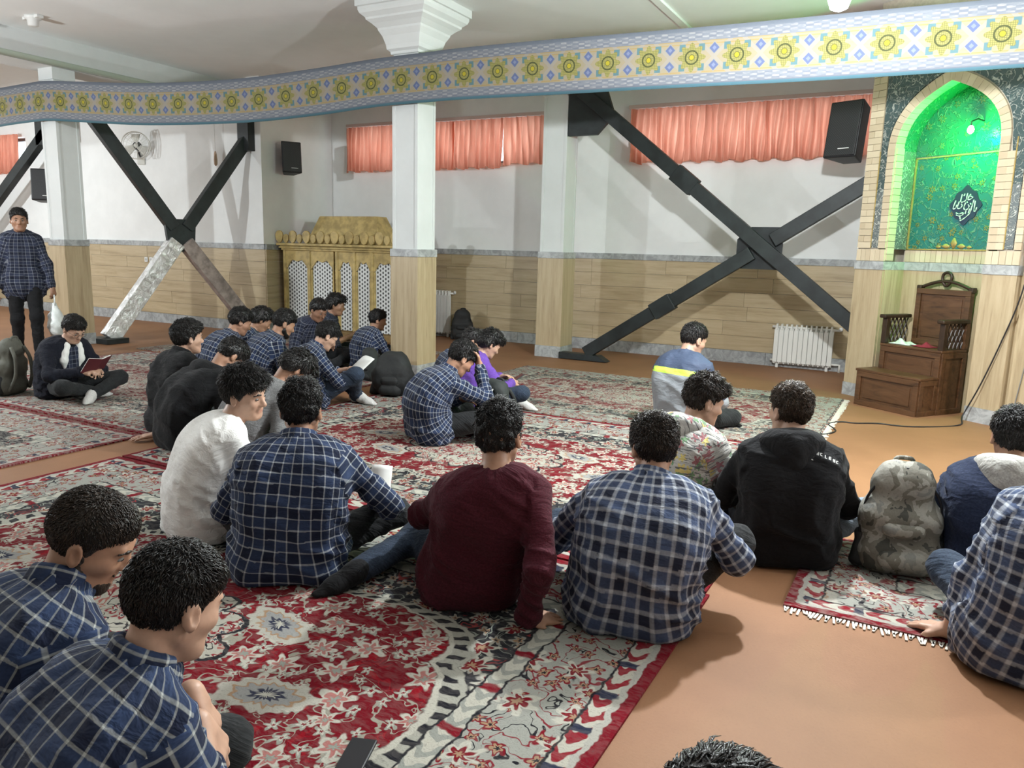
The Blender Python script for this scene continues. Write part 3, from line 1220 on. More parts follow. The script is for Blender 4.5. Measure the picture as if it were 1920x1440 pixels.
for st in SCR:
    mb = MB()
    sm = smooth_path([(a, b) for a, b in st], 4) if len(st) > 2 else np.array(st)
    mb.tube([(SM + .07 + a * .140, ND - .017, 1.885 + b * .160) for a, b in sm], [.0042 + .002 * math.sin(i * 1.3) for i in range(len(sm))], 6)
    mb.build('script_stroke', WHITET, mdo)
# green lamp in the niche
GBULB = Mat('lit_green_bulb')
GBULB.t.nodes.remove(GBULB.b)
_e = GBULB.node('ShaderNodeEmission')
_e.inputs[0].default_value = (.55, 1, .62, 1)
_e.inputs[1].default_value = 25
GBULB.t.links.new(_e.outputs[0], GBULB.out.inputs[0])
GBULB.m.cycles.emission_sampling = 'NONE'
gl = tag(empty('green_lamp', tuple(nic.matrix_basis @ Vector((.96, .12, 2.52)))), 'small glowing green bulb inside the niche', 'lamp')
MB().lathe([(.005, -.035), (.024, -.02), (.028, 0), (.02, .025), (.01, .035)], 12).build('bulb', GBULB.m, gl, True)
_v = nic.matrix_basis.to_3x3() @ Vector((0, .17, 0))
MB().tube([(0, 0, .035), (0, 0, .07), tuple(_v * .5 + Vector((0, 0, .10))), tuple(_v + Vector((0, 0, .09)))], .006, 6).build('bracket', DARKPL, gl)
ld = bpy.data.lights.new('green_light', 'POINT')
ld.energy = 46
ld.color = (.0, 1.0, .13)
ld.shadow_soft_size = .03
lo = link(bpy.data.objects.new('green_light', ld), gl)
lo.location = (-.01, -.04, -.05)

# ---------------------------------------------------------------- wooden pulpit, same local axes as the niche
WOOD = Mat('dark_walnut')
x, y, z = WOOD.coords('Object')
_n = WOOD.noise(WOOD.comb(x * 2.5, y * 12.0, z * 14.0), 1.5, 4, .6, .8)
WOOD.color(WOOD.ramp(_n, [(.3, (.040, .017, .007)), (.5, (.085, .038, .015)), (.75, (.12, .057, .025))]))
WOOD.rough(.38).bump(_n, .1, .003)
WOOD = WOOD.m
WOODD = simple('black_walnut', (.032, .017, .009), .4, 0, 12, .3)
pul = tag(empty('pulpit', (-.72, 8.53, 0), R(-35)), 'carved dark wooden pulpit chair with one step, before the niche', 'pulpit')


def panel_box(name, x0, x1, y0, y1, z0, z1, mat, parent, front=True, side=True):
    """cabinet box with a framed recessed panel on its front (-y) and its +x side"""
    o = MB().box(x0, x1, y0, y1, z0, z1).build(name, mat, parent, bevel=.004)
    w = .05
    def frame(a0, a1, b0, b1, f):
        m = MB()
        for q in ((a0, a1, b0, b0 + w), (a0, a1, b1 - w, b1), (a0, a0 + w, b0 + w, b1 - w), (a1 - w, a1, b0 + w, b1 - w)):
            f(m, *q)
        m.build('panel_frame', mat, o, bevel=.004)
    if front:
        frame(x0, x1, z0, z1, lambda m, a, b, c, d: m.box(a, b, y0 - .018, y0 + .004, c, d))
        MB().prism([(x0 + w + .03, z0 + w + .025), (x1 - w - .03, z0 + w + .025), (x1 - w - .03, z1 - w - .025), (x0 + w + .03, z1 - w - .025)], y0 - .008, y0 + .002).build('raised_panel', mat, o, bevel=.006)
    if side:
        frame(y0, y1, z0, z1, lambda m, a, b, c, d: m.box(x1 - .004, x1 + .014, a, b, c, d))
    return o


panel_box('step', .43, 1.08, -.33, -.09, 0, .325, WOOD, pul)
MB().box(.415, 1.095, -.35, -.08, .325, .35).build('tread', WOOD, pul, bevel=.006)
panel_box('seat_base', .47, 1.09, -.09, .25, 0, .565, WOOD, pul)
MB().box(.46, 1.10, -.105, .25, .565, .59).build('seat', WOOD, pul, bevel=.006)
for px in (.485, 1.075):
    MB().box(px - .025, px + .025, -.10, -.05, .59, .83).build('arm_post', WOODD, pul, bevel=.004)
    MB().box(px - .035, px + .035, -.14, .24, .83, .865).build('armrest', WOODD, pul, bevel=.01)
    lat = MB()
    for i in range(5):
        y0 = -.04 + i * .055
        lat.tube([(px, y0, .60), (px, y0 + .05, .715), (px, y0, .83)], .007, 5)
        lat.tube([(px, y0 + .05, .60), (px, y0, .715), (px, y0 + .05, .83)], .007, 5)
    lat.build('carved_rail', WOODD, pul)
bk = panel_box('backrest', .56, 1.10, .22, .26, .59, 1.12, WOOD, pul, True, False)
arc_ = [(.56 + .54 * t, 1.12 + .075 * math.sin(math.pi * t)) for t in np.linspace(0, 1, 15)]
MB().tube([(a, .24, b) for a, b in arc_], .016, 8).build('crest_rail', WOODD, pul, True)
loop = [(.83 + .045 * math.sin(t) * (1 - .25 * math.cos(t)), .24, 1.215 - .062 * math.cos(t)) for t in np.linspace(0, 2 * math.pi, 20)]
MB().tube(loop, .014, 8, False).build('finial_loop', WOODD, pul, True)
MB().box(.55, .60, .21, .27, 1.10, 1.15).box(1.06, 1.11, .21, .27, 1.10, 1.15).build('corner_knob', WOODD, pul, bevel=.008)
# bits lying on the seat
cl = MB()
cl.grid(lambda a, b: (.52 + .20 * a + .01 * math.sin(9 * b), -.06 + .14 * b, .594 + .035 * math.sin(3.14 * a) * math.sin(3.14 * b) * (1 + .5 * math.sin(11 * a + 7 * b))), 16, 12)
o = tag(cl.build('folded_cloth', simple('white_cloth', (.62, .64, .60), .9, 0, 30, .15), None, True, solid=.004), 'crumpled white cloth on the pulpit seat', 'cloth')
o.matrix_world = nic.matrix_basis.copy()
cl = MB()
cl.grid(lambda a, b: (.76 + .17 * a, -.05 + .15 * b + .01 * math.sin(8 * a), .594 + .03 * math.sin(3.14 * a) * math.sin(3.14 * b) * (1 + .5 * math.sin(9 * a + 5 * b))), 14, 12)
o = tag(cl.build('folded_cloth', simple('crimson_cloth', (.20, .015, .03), .9, 0, 30, .2), None, True, solid=.004), 'crumpled crimson cloth on the pulpit seat', 'cloth')
o.matrix_world = nic.matrix_basis.copy()

# ---------------------------------------------------------------- radiators
def radiator(x, y, n, label, h=.50, pitch=.058):
    r = tag(empty('radiator', (x, y, 0)), label, 'radiator', 'cast radiators under the windows')
    for i in range(n):
        a = i * pitch
        mb = MB()
        mb.box(a + .003, a + pitch - .003, -.085, -.075, .07, h - .07)
        mb.box(a + .018, a + .034, -.075, .0, .05, h)
        mb.box(a + .003, a + pitch - .003, -.05, -.035, .05, h - .03)
        mb.prism([(-.08, h - .07), (-.065, h - .015), (-.02, h), (-.02, h - .03), (-.06, h - .05)], a + .016, a + .038, axis='x')
        mb.build('fin', RADW, r, bevel=.003)
    MB().tube([(-.03, -.04, h - .04), (n * pitch + .06, -.04, h - .04)], .016, 8).build('top_pipe', RADW, r, True)
    MB().tube([(-.03, -.04, .09), (n * pitch + .05, -.04, .09), (n * pitch + .09, -.04, .09), (n * pitch + .09, -.04, 0.0)], .014, 8).build('bottom_pipe', RADW, r, True)
    MB().lathe([(.012, 0), (.022, .01), (.022, .04), (.008, .05)], 10, Matrix.Translation((n * pitch + .07, -.04, h - .05))).build('valve', WHITEPL, r, True)
    MB().box(.04, .07, -.05, -.02, 0, .055).box(n * pitch - .07, n * pitch - .04, -.05, -.02, 0, .055).build('foot', RADW, r)
    return r


radiator(-1.70, YA - .05, 12, 'cream radiator standing beside the niche pillar', .55)
radiator(-7.25, YA - .05, 12, 'cream radiator partly hidden behind the middle column', .72)

# ---------------------------------------------------------------- gilded lattice cabinet in the alcove
GW = simple('gilded_wood', (.46, .34, .135), .5, 0, 9, .25, .1)
GWD = simple('dark_gilt_molding', (.20, .125, .045), .5, 0, 12, .25)
LAT = Mat('pierced_white_screen')
x, y, z = LAT.coords('Object')
gx = (x * 21.0).fract() - .5
gz = ((z * 17.0) + ((x * 21.0).floor() * .5)).fract() - .5
hole = (gx * gx + gz * gz).sqrt().lt(.30)
LAT.color(LAT.mix(hole, (.70, .71, .70), (.05, .05, .05)))
LAT.rough(.5)
LAT.bump(1 - hole, .5, .01)
LAT = LAT.m
cx0, cx1, cy0, cy1 = -8.86, -6.72, 8.86, 9.60
cab = tag(empty('lattice_cabinet', ((cx0 + cx1) / 2, (cy0 + cy1) / 2, 0)), 'gilded cabinet with white pierced screens and a petal crown', 'cabinet')
hx, hy = (cx1 - cx0) / 2, (cy1 - cy0) / 2
MB().box(-hx, hx, -hy + .05, hy, .06, 1.30).build('body', GWD, cab)
MB().box(-hx - .02, hx + .02, -hy - .02, hy, 0, .10).build('plinth', GWD, cab, bevel=.01)
bays = [(-hx, .50), (-hx + .50, .50), (-hx + 1.04, .33), (-hx + 1.37, .33), (-hx + 1.70, hx * 2 - 1.70)]
for i, (a, w) in enumerate(bays):
    MB().box(a, a + .05, -hy - .005, -hy + .06, .10, 1.30).build('pilaster', GW, cab, bevel=.008)
    # frame with a cusped opening: lintel cut to an arch
    A = [(a + .05, 1.30), (a + w, 1.30), (a + w, 1.0)]
    cw = (w - .05) / 2
    mid = a + .05 + cw
    for t in np.linspace(0, math.pi, 13):
        A.append((mid + (cw - .03) * math.cos(t), 1.0 + .13 * math.sin(t) ** .7 + .02 * math.cos(6 * t)))
    A += [(a + .05, 1.0)]
    MB().prism(A, -hy + .01, -hy + .05).build('arched_head', GW, cab)
    MB().box(a + .05, a + w, -hy + .035, -hy + .048, .12, 1.16).build('pierced_screen', LAT, cab)
    MB().box(a + .05, a + .075, -hy + .01, -hy + .05, .12, 1.0).box(a + w - .025, a + w, -hy + .01, -hy + .05, .12, 1.0).build('stile', GW, cab, bevel=.004)
MB().box(hx - .05, hx, -hy - .005, -hy + .06, .10, 1.30).build('pilaster', GW, cab, bevel=.008)
co = MB()
for k, (e, z0, z1) in enumerate(((.02, 1.28, 1.31), (.045, 1.31, 1.335), (.03, 1.335, 1.35), (.07, 1.35, 1.385))):
    co.box(-hx - e, hx + e, -hy - e, hy, z0, z1)
co.build('cornice', GW, cab, bevel=.005)
for i in range(17):
    a = -hx - .03 + i * (hx * 2 + .06) / 16
    s = 1.0 if i % 2 == 0 else .72
    q = [(a + s * .075 * math.sin(t) * (1 - .2 * math.cos(t)), 1.385 + s * .10 * (1 - math.cos(t)) * .95) for t in np.linspace(0, 2 * math.pi, 15)[:-1]]
    MB().prism(q, -hy - .05, -hy - .02, Matrix.Rotation(0, 4, 'X')).build('crown_petal', GW, cab, bevel=.008)
rf = MB()
rx, ry = hx * .66, hy * .70
vs_ = [(-rx, -ry, 1.385), (rx, -ry, 1.385), (rx, ry, 1.385), (-rx, ry, 1.385), (-rx * .78, -ry * .45, 1.80), (rx * .78, -ry * .45, 1.80), (rx * .78, ry * .45, 1.80), (-rx * .78, ry * .45, 1.80)]
rf.add(vs_, [(0, 1, 5, 4), (1, 2, 6, 5), (2, 3, 7, 6), (3, 0, 4, 7), (4, 5, 6, 7), (3, 2, 1, 0)])
rf.build('hipped_top', GW, cab, bevel=.01)

# ---------------------------------------------------------------- loudspeakers
GRL = Mat('speaker_grille')
x, y, z = GRL.coords('Object')
_h = ((x * 260.0).sin() * (z * 260.0).sin()).gt(.2)
GRL.color(GRL.mix(_h, (.010, .010, .011), (.03, .03, .032)))
GRL.rough(.5)
GRL = GRL.m


def speaker(loc, rz, tilt, w, h, d, label):
    """front faces local -y"""
    s = tag(empty('loudspeaker', loc), label, 'loudspeaker', 'black wall loudspeakers')
    s.rotation_euler = (tilt, 0, rz)
    t = .22 * w
    MB().prism([(-w / 2, 0), (w / 2, 0), (w / 2 - t, d), (-w / 2 + t, d)], -h / 2, h / 2, axis='z').build('cabinet_shell', DARKPL, s, bevel=.014)
    MB().box(-w / 2 + .015, w / 2 - .015, -.012, .002, -h / 2 + .015, h / 2 - .015).build('grille', GRL, s, bevel=.01)
    MB().box(-w * .05, w * .28, -.016, -.011, -h * .36, -h * .345).build('badge', WHITEPL, s)
    MB().tube([(0, d, 0), (0, d + .06, -.02)], .02, 8).box(-.05, .05, d + .05, d + .07, -.10, .08).build('wall_bracket', STEEL, s)
    return s


speaker((XR + .31, 8.92, 2.66), R(58), R(-6), .30, .46, .24, 'black loudspeaker on the alcove wall over the gilded cabinet')
speaker((-1.00, 8.92, 2.70), R(-22), R(-8), .36, .58, .30, 'black loudspeaker hung in front of the curtain beside the niche')
speaker((-14.12, 8.37, 2.30), R(48), R(-8), .40, .56, .26, 'black loudspeaker behind the walking person')

# ---------------------------------------------------------------- fan, socket plates, pull cord
FW = simple('ivory_fan_plastic', (.70, .69, .64), .4)
fan = tag(empty('wall_fan', (-11.75, 8.62, 2.88)), 'white caged fan mounted on the stepped wall', 'fan')
fan.rotation_euler = (0, 0, R(38))
MB().box(-.06, .06, -.03, .02, -.28, -.05).build('wall_plate', FW, fan, bevel=.01)
MB().tube([(0, -.03, -.16), (0, -.10, -.12), (0, -.14, 0)], .022, 8).build('arm', DARKPL, fan, True)
MB().lathe([(.02, 0), (.06, .01), (.07, .06), (.055, .12), (.03, .14)], 16, Matrix.Translation((0, -.12, 0)) @ Matrix.Rotation(R(90), 4, 'X')).build('motor', DARKPL, fan, True)
cg = MB()
for rr_, yy in ((.21, -.30), (.215, -.25), (.21, -.20), (.12, -.325), (.05, -.335)):
    cg.tube([(rr_ * math.cos(t), yy, rr_ * math.sin(t)) for t in np.linspace(0, 2 * math.pi, 33)], .003 if rr_ < .2 else .005, 5, False)
for k in range(20):
    t = 2 * math.pi * k / 20
    cg.tube([(r_ * math.cos(t), yy, r_ * math.sin(t)) for r_, yy in ((.05, -.335), (.12, -.325), (.20, -.30), (.215, -.25), (.20, -.20), (.07, -.17))], .002, 4)
cg.build('cage', FW, fan)
for k in range(3):
    t = 2 * math.pi * k / 3 + .5
    M_ = Matrix.Translation((0, -.25, 0)) @ Matrix.Rotation(t, 4, 'Y')
    MB().grid(lambda a, b: (.03 + .15 * a, .02 * math.sin(b * 2 - 1) + .02 * a, (b - .5) * (.06 + .10 * a)), 6, 6).build('blade', FW, fan, True, solid=.003).matrix_local = M_
MB().lathe([(.03, 0), (.035, .03), (.02, .04)], 12, Matrix.Translation((0, -.23, 0)) @ Matrix.Rotation(R(90), 4, 'X')).build('hub', FW, fan, True)
for k, lab in enumerate(('white socket plate on the stone dado, nearer the column', 'white socket plate on the stone dado, nearer the brace centre')):
    so = tag(empty('socket_plate', (-11.77 + .13 * k, YB - .024, 1.05)), lab, 'socket', 'socket plates on the stone dado')
    MB().box(-.04, .04, -.012, 0, -.04, .04).build('plate', WHITEPL, so, bevel=.004)
    MB().lathe([(.022, 0), (.022, .004)], 14, Matrix.Translation((0, -.012, 0)) @ Matrix.Rotation(R(90), 4, 'X')).build('outlet', simple('socket_grey%d' % k, (.45, .45, .44), .5), so)
pc = tag(empty('pull_cord', (-9.93, YB - .08, 2.66)), 'hanging cord with a wooden pull against the stepped wall', 'pull cord')
MB().lathe([(.008, -.13), (.025, -.11), (.028, -.04), (.02, .05), (.008, .09)], 10).build('pull', simple('pale_wood', (.55, .38, .27), .6), pc, True)
MB().tube([(0, 0, .09), (0, 0, .50), (0, .075, .55)], .004, 5).build('cord', WHITEPL, pc)

# ---------------------------------------------------------------- cable from the niche pillar across the floor
def cable(pts, r, label, mat=DARKPL):
    return tag(MB().tube([tuple(p) for p in smooth_path(pts, 8)], r, 6).build('cable', mat, None, True), label, 'cable')


_q = nic.matrix_basis
f = lambda s_, y_, z_: tuple(_q @ Vector((s_, y_, z_)))
cable([f(1.72, -.0, 1.9), f(1.70, -.0, 1.5), f(1.66, -.02, 1.1), f(1.56, -.03, .72), f(1.45, -.05, .35), f(1.36, -.10, .06), (.30, 7.45, .006), (-.05, 7.15, .006), (-.30, 7.12, .006), (-.46, 7.02, .006), (-.58, 7.0, .006), (-.66, 6.84, .006), (-.58, 6.62, .006), (-.62, 6.45, .006), (-.7, 6.35, .013)], .006, 'black cable trailing from the niche pillar across the floor')
cable([f(1.90, .02, 2.2), f(1.86, .02, 1.4), f(1.78, .02, .8), f(1.72, .02, .3), f(1.70, .0, .01)], .004, 'thin grey cable hanging beside the niche pillar', simple('grey_cable', (.2, .2, .19), .5))

# ---------------------------------------------------------------- where everyone sits and how: hip position on the floor, heading (degrees from +Y to +X),
# then joints in the person's own frame (x right, y ahead, z up)
POSE = {'p10': {'az': -31.0, 'handR': (0.291, 0.26, 0.202), 'head': (0.041, 0.037, 0.788), 'kneeR': (0.403, 0.24, 0.185), 'loc': (-2.287, 2.286)},
 'p11': {'az': 97.3, 'head': (-0.0, 0.16, 0.66), 'loc': (-6.141, 6.514)},
 'p12': {'az': 63.6, 'handR': (0.05, 0.349, 0.336), 'head': (0.0, 0.15, 0.68), 'loc': (-6.324, 6.952)},
 'p13': {'az': 31.9, 'handR': (0.08, 0.224, 0.329), 'head': (0.0, 0.121, 0.611), 'kneeR': (0.24, 0.22, 0.261), 'loc': (-4.616, 4.932)},
 'p14': {'az': 20.8, 'head': (-0.0, 0.134, 0.635), 'loc': (-4.741, 5.82)},
 'p16': {'az': 35.7, 'handR': (0.06, 0.285, 0.619), 'head': (-0.0, 0.214, 0.597), 'loc': (-3.093, 4.529)},
 'p17': {'az': 40.9, 'handR': (0.08, 0.244, 0.194), 'head': (-0.0, 0.117, 0.581), 'kneeR': (0.25, 0.216, 0.171), 'loc': (-3.378, 5.596)},
 'p18': {'az': 43.5, 'head': (0.0, 0.2, 0.56), 'loc': (-3.749, 5.744)},
 'p2': {'az': 80.9, 'handL': (-0.052, 0.34, 0.28), 'handR': (-0.077, 0.3, 0.274), 'head': (-0.047, 0.12, 0.607), 'loc': (-6.644, 3.971)},
 'p20': {'ankL': (-0.486, 0.036, 0.07),
         'az': -23.2,
         'handR': (0.207, -0.132, 0.02),
         'head': (0.101, -0.066, 0.728),
         'kneeL': (-0.243, 0.28, 0.109),
         'kneeR': (0.223, 0.2, 0.063),
         'loc': (-1.504, 2.487)},
 'p21': {'az': -14.5, 'head': (0.048, -0.079, 0.764), 'kneeL': (-0.25, 0.25, 0.188), 'kneeR': (0.267, 0.22, 0.23), 'loc': (-0.886, 2.644)},
 'p22': {'az': 26.9, 'head': (0.0, -0.044, 0.709), 'kneeR': (-0.028, 0.3, 0.068), 'loc': (-1.013, 3.75)},
 'p23': {'az': 19.5, 'head': (0.0, 0.031, 0.782), 'kneeR': (0.137, 0.3, 0.086), 'loc': (-1.633, 5.899)},
 'p24': {'az': -17.7, 'head': (-0.013, 0.06, 0.733), 'kneeR': (0.343, 0.26, 0.172), 'loc': (-0.49, 3.604)},
 'p26': {'az': 5.5, 'head': (0.0, 0.1, 0.7), 'loc': (0.366, 3.83)},
 'p27': {'az': 1.0, 'handL': (-0.199, 0.086, 0.02), 'head': (0.054, 0.03, 0.804), 'kneeL': (-0.166, 0.25, 0.188), 'loc': (0.322, 3.067)},
 'p28': {'az': 9.9, 'head': (0.0, 0.22, 0.665), 'loc': (-1.801, 0.879)},
 'p29': {'az': 10.7, 'handL': (-0.05, 0.314, 0.452), 'handR': (0.03, 0.29, 0.442), 'head': (-0.0, 0.27, 0.68), 'loc': (-1.325, 0.687)},
 'p3': {'az': 9.5, 'handR': (0.074, -0.171, 0.03), 'head': (-0.0, 0.121, 0.69), 'loc': (-4.792, 3.68)},
 'p30': {'az': -10.2, 'head': (0.0, 0.08, 0.72), 'loc': (-0.152, 0.845)},
 'p4': {'az': 20.0, 'head': (-0.0, 0.22, 0.66), 'loc': (-5.708, 4.861)},
 'p5': {'az': 38.4, 'head': (0.0, 0.2, 0.62), 'loc': (-6.037, 5.436)},
 'p6': {'az': 22.9, 'head': (0.0, 0.25, 0.66), 'loc': (-5.306, 4.964)},
 'p7': {'az': 16.2, 'head': (-0.0, 0.34, 0.6), 'loc': (-4.381, 3.432)},
 'p8': {'az': 27.3, 'head': (0.0, 0.3, 0.62), 'loc': (-3.668, 3.304)},
 'p9': {'az': 24.0, 'handR': (0.12, 0.193, 0.205), 'head': (0.05, 0.203, 0.681), 'loc': (-2.969, 2.4)}}
# ---------------------------------------------------------------- bodies: smooth distance fields turned into one continuous skin
def vnoise(p, seed=0):
    """value noise in [-1,1] at (n,3) points"""
    i = np.floor(p).astype(np.int64)
    f = (p - i).astype(np.float32)
    f = f * f * (3 - 2 * f)
    out = np.zeros(len(p), np.float32)
    for dx in (0, 1):
        for dy in (0, 1):
            for dz in (0, 1):
                h = ((i[:, 0] + dx) * 374761393 + (i[:, 1] + dy) * 668265263 + (i[:, 2] + dz) * 2147483647 + seed * 144665) & 0x7fffffff
                h = ((h ^ (h >> 13)) * 1274126177) & 0x7fffffff
                v = ((h ^ (h >> 16)) & 0xffff).astype(np.float32) / 32767.5 - 1
                w = (f[:, 0] if dx else 1 - f[:, 0]) * (f[:, 1] if dy else 1 - f[:, 1]) * (f[:, 2] if dz else 1 - f[:, 2])
                out += v * w
    return out


def rc(a, b, ra, rb, k=.02, sub=False):
    return ('rc', np.array(a, float), np.array(b, float), ra, rb, k, sub)


def el(c, r, k=.02, M=None, sub=False):
    return ('el', np.array(c, float), np.array(r, float), np.eye(3) if M is None else np.array(M, float), 0, k, sub)


def bbox_of(pr):
    if pr[0] == 'rc':
        lo = np.minimum(pr[1] - pr[3], pr[2] - pr[4])
        hi = np.maximum(pr[1] + pr[3], pr[2] + pr[4])
    else:
        m = pr[2].max()
        lo, hi = pr[1] - m, pr[1] + m
    return lo, hi


def dist(pr, X, Y, Z):
    if pr[0] == 'rc':
        a, b, ra, rb = pr[1:5]
        d = b - a
        L2 = max(float(d @ d), 1e-9)
        px, py, pz = X - a[0], Y - a[1], Z - a[2]
        t = np.clip((px * d[0] + py * d[1] + pz * d[2]) / L2, 0, 1)
        return np.sqrt((px - t * d[0]) ** 2 + (py - t * d[1]) ** 2 + (pz - t * d[2]) ** 2) - (ra + (rb - ra) * t)
    c, r, M = pr[1:4]
    px, py, pz = X - c[0], Y - c[1], Z - c[2]
    q = [M[0, i] * px + M[1, i] * py + M[2, i] * pz for i in range(3)]     # into the ellipsoid's own frame
    k0 = np.sqrt((q[0] / r[0]) ** 2 + (q[1] / r[1]) ** 2 + (q[2] / r[2]) ** 2)
    k1 = np.sqrt((q[0] / r[0] ** 2) ** 2 + (q[1] / r[1] ** 2) ** 2 + (q[2] / r[2] ** 2) ** 2) + 1e-6
    return k0 * (k0 - 1) / k1


def axis_pts(lo, hi, h, fines):
    """coordinates from lo to hi with step h, finer inside the given (a, b, step) spans"""
    out = [lo]
    x = lo
    while x < hi:
        s = h
        for a, b, hf in fines:
            if a - h < x < b:
                s = min(s, hf)
        x += s
        out.append(x)
    return np.array(out, np.float32)


def field(prims, h, fine=(), pad=.02, zmin=.012):
    bb = [bbox_of(p) for p in prims if not p[6]]
    lo = np.min([b[0] for b in bb], 0) - pad
    hi = np.max([b[1] for b in bb], 0) + pad
    lo[2] = max(lo[2], zmin - 3 * h)
    ax = [axis_pts(lo[i], hi[i], h, [(c[i] - e[i], c[i] + e[i], hf) for c, e, hf in fine]) for i in range(3)]
    F = np.full(tuple(len(a) for a in ax), .5, np.float32)
    for p in prims:
        l, u = bbox_of(p)
        m = p[5] + 2.5 * h
        s = [slice(max(0, int(np.searchsorted(ax[i], l[i] - m)) - 1), int(np.searchsorted(ax[i], u[i] + m)) + 1) for i in range(3)]
        X, Y, Z = ax[0][s[0]][:, None, None], ax[1][s[1]][None, :, None], ax[2][s[2]][None, None, :]
        d = dist(p, X, Y, Z).astype(np.float32)
        A = F[s[0], s[1], s[2]]
        k = p[5]
        if p[6]:
            d = -d
            hh = np.maximum(k - np.abs(A - d), 0) / k
            F[s[0], s[1], s[2]] = np.maximum(A, d) + hh * hh * k * .25
        else:
            hh = np.maximum(k - np.abs(A - d), 0) / k
            F[s[0], s[1], s[2]] = np.minimum(A, d) - hh * hh * k * .25
    if zmin is not None:
        F = np.maximum(F, (zmin - ax[2])[None, None, :])
    return F, ax


def nets(F, ax):
    """surface nets on a rectilinear grid -> vertices, quads"""
    s = F < 0
    c = np.zeros(tuple(n - 1 for n in F.shape), np.uint8)
    sl = (slice(None, -1), slice(1, None))
    for i in (0, 1):
        for j in (0, 1):
            for k in (0, 1):
                c += s[sl[i], sl[j], sl[k]]
    act = (c > 0) & (c < 8)
    I, J, K = np.nonzero(act)
    idx = np.full(act.shape, -1, np.int32)
    idx[act] = np.arange(len(I), dtype=np.int32)
    P = np.zeros((len(I), 3), np.float32)
    N = np.zeros(len(I), np.float32)
    xs, ys, zs = ax
    val = {}
    for i in (0, 1):
        for j in (0, 1):
            for k in (0, 1):
                val[i, j, k] = F[I + i, J + j, K + k]
    for a in val:
        for d in range(3):
            if a[d]:
                continue
            b = tuple(a[q] + (q == d) for q in range(3))
            fa, fb = val[a], val[b]
            m = (fa < 0) != (fb < 0)
            t = np.where(m, fa / np.where(m, fa - fb, 1), 0)
            for q, (arr, base) in enumerate(((xs, I), (ys, J), (zs, K))):
                pa = arr[base + a[q]]
                pb = arr[base + b[q]]
                P[:, q] += np.where(m, pa + (pb - pa) * t, 0)
            N += m
    P /= N[:, None]
    Q = []
    e = s[1:, 1:-1, 1:-1] != s[:-1, 1:-1, 1:-1]
    a, b, cc = np.nonzero(e)
    b, cc = b + 1, cc + 1
    q = np.stack([idx[a, b - 1, cc - 1], idx[a, b, cc - 1], idx[a, b, cc], idx[a, b - 1, cc]], 1)
    f = s[a, b, cc]
    q[~f] = q[~f][:, ::-1]
    Q.append(q)
    e = s[1:-1, 1:, 1:-1] != s[1:-1, :-1, 1:-1]
    a, b, cc = np.nonzero(e)
    a, cc = a + 1, cc + 1
    q = np.stack([idx[a - 1, b, cc - 1], idx[a - 1, b, cc], idx[a, b, cc], idx[a, b, cc - 1]], 1)
    f = s[a, b, cc]
    q[~f] = q[~f][:, ::-1]
    Q.append(q)
    e = s[1:-1, 1:-1, 1:] != s[1:-1, 1:-1, :-1]
    a, b, cc = np.nonzero(e)
    a, b = a + 1, b + 1
    q = np.stack([idx[a - 1, b - 1, cc], idx[a, b - 1, cc], idx[a, b, cc], idx[a - 1, b, cc]], 1)
    f = s[a, b, cc]
    q[~f] = q[~f][:, ::-1]
    Q.append(q)
    return P, np.concatenate(Q)


def normals(v, q):
    n = np.cross(v[q[:, 2]] - v[q[:, 0]], v[q[:, 3]] - v[q[:, 1]])
    out = np.zeros_like(v)
    for i in range(q.shape[1]):
        for d in range(3):
            out[:, d] += np.bincount(q[:, i], n[:, d], len(v))
    return out / (np.linalg.norm(out, axis=1, keepdims=True) + 1e-9)


def unit(v):
    v = np.asarray(v, float)
    return v / (np.linalg.norm(v) + 1e-9)


def ik(a, t, l1, l2, pole):
    """elbow/knee position between a and t; also the reachable end"""
    a, t, pole = np.array(a, float), np.array(t, float), np.array(pole, float)
    d = t - a
    L = np.linalg.norm(d)
    if L > (l1 + l2) * .995:
        d *= (l1 + l2) * .995 / L
        L = (l1 + l2) * .995
        t = a + d
    if L < abs(l1 - l2) + .05:
        L = abs(l1 - l2) + .05
        t = a + unit(d) * L
    u = unit(t - a)
    x = (L * L + l1 * l1 - l2 * l2) / (2 * L)
    hgt = math.sqrt(max(l1 * l1 - x * x, 0))
    p = pole - u * (pole @ u)
    return a + u * x + unit(p) * hgt, t


def rot_head(yaw, pitch, roll):
    """head axes as columns: right, forward, up; pitch>0 looks down, yaw>0 looks to the person's right"""
    M = Matrix.Rotation(-R(yaw), 3, 'Z') @ Matrix.Rotation(-R(pitch), 3, 'X') @ Matrix.Rotation(R(roll), 3, 'Y')
    return np.array(M)


# ---------------------------------------------------------------- people materials
def mat_skin(name, c):
    m = Mat(name)
    n = m.noise(m.comb(*m.coords('Object')), 25, 3, .6)
    lip = m.attrf('lip')
    stub = m.attrf('stubble')
    col = m.mix(n.ss(.3, .7), tuple(v * .92 for v in c), tuple(v * 1.06 for v in c))
    col = m.mix(lip * .75, col, (c[0] * .82, c[1] * .50, c[2] * .52))
    col = m.mix(stub * .55, col, (.07, .045, .035))
    m.color(col)
    m.rough(.48)
    m.bump(n, .08, .003)
    return m.m


SKIN = [mat_skin('skin_tan', (.40, .215, .135)), mat_skin('skin_light', (.50, .30, .21)), mat_skin('skin_brown', (.30, .155, .095))]


def mat_hair(name, c):
    m = Mat(name)
    x, y, z = m.coords('Object')
    n = m.noise(m.comb(x * 60.0, y * 60.0, z * 22.0), 1.6, 3, .7)
    m.color(m.mix(n.ss(.35, .7), tuple(v * .5 for v in c), tuple(v * 1.5 for v in c)))
    m.rough(.42)
    m.b.inputs['Specular IOR Level'].default_value = .5
    m.bump(n, .8, .006)
    return m.m


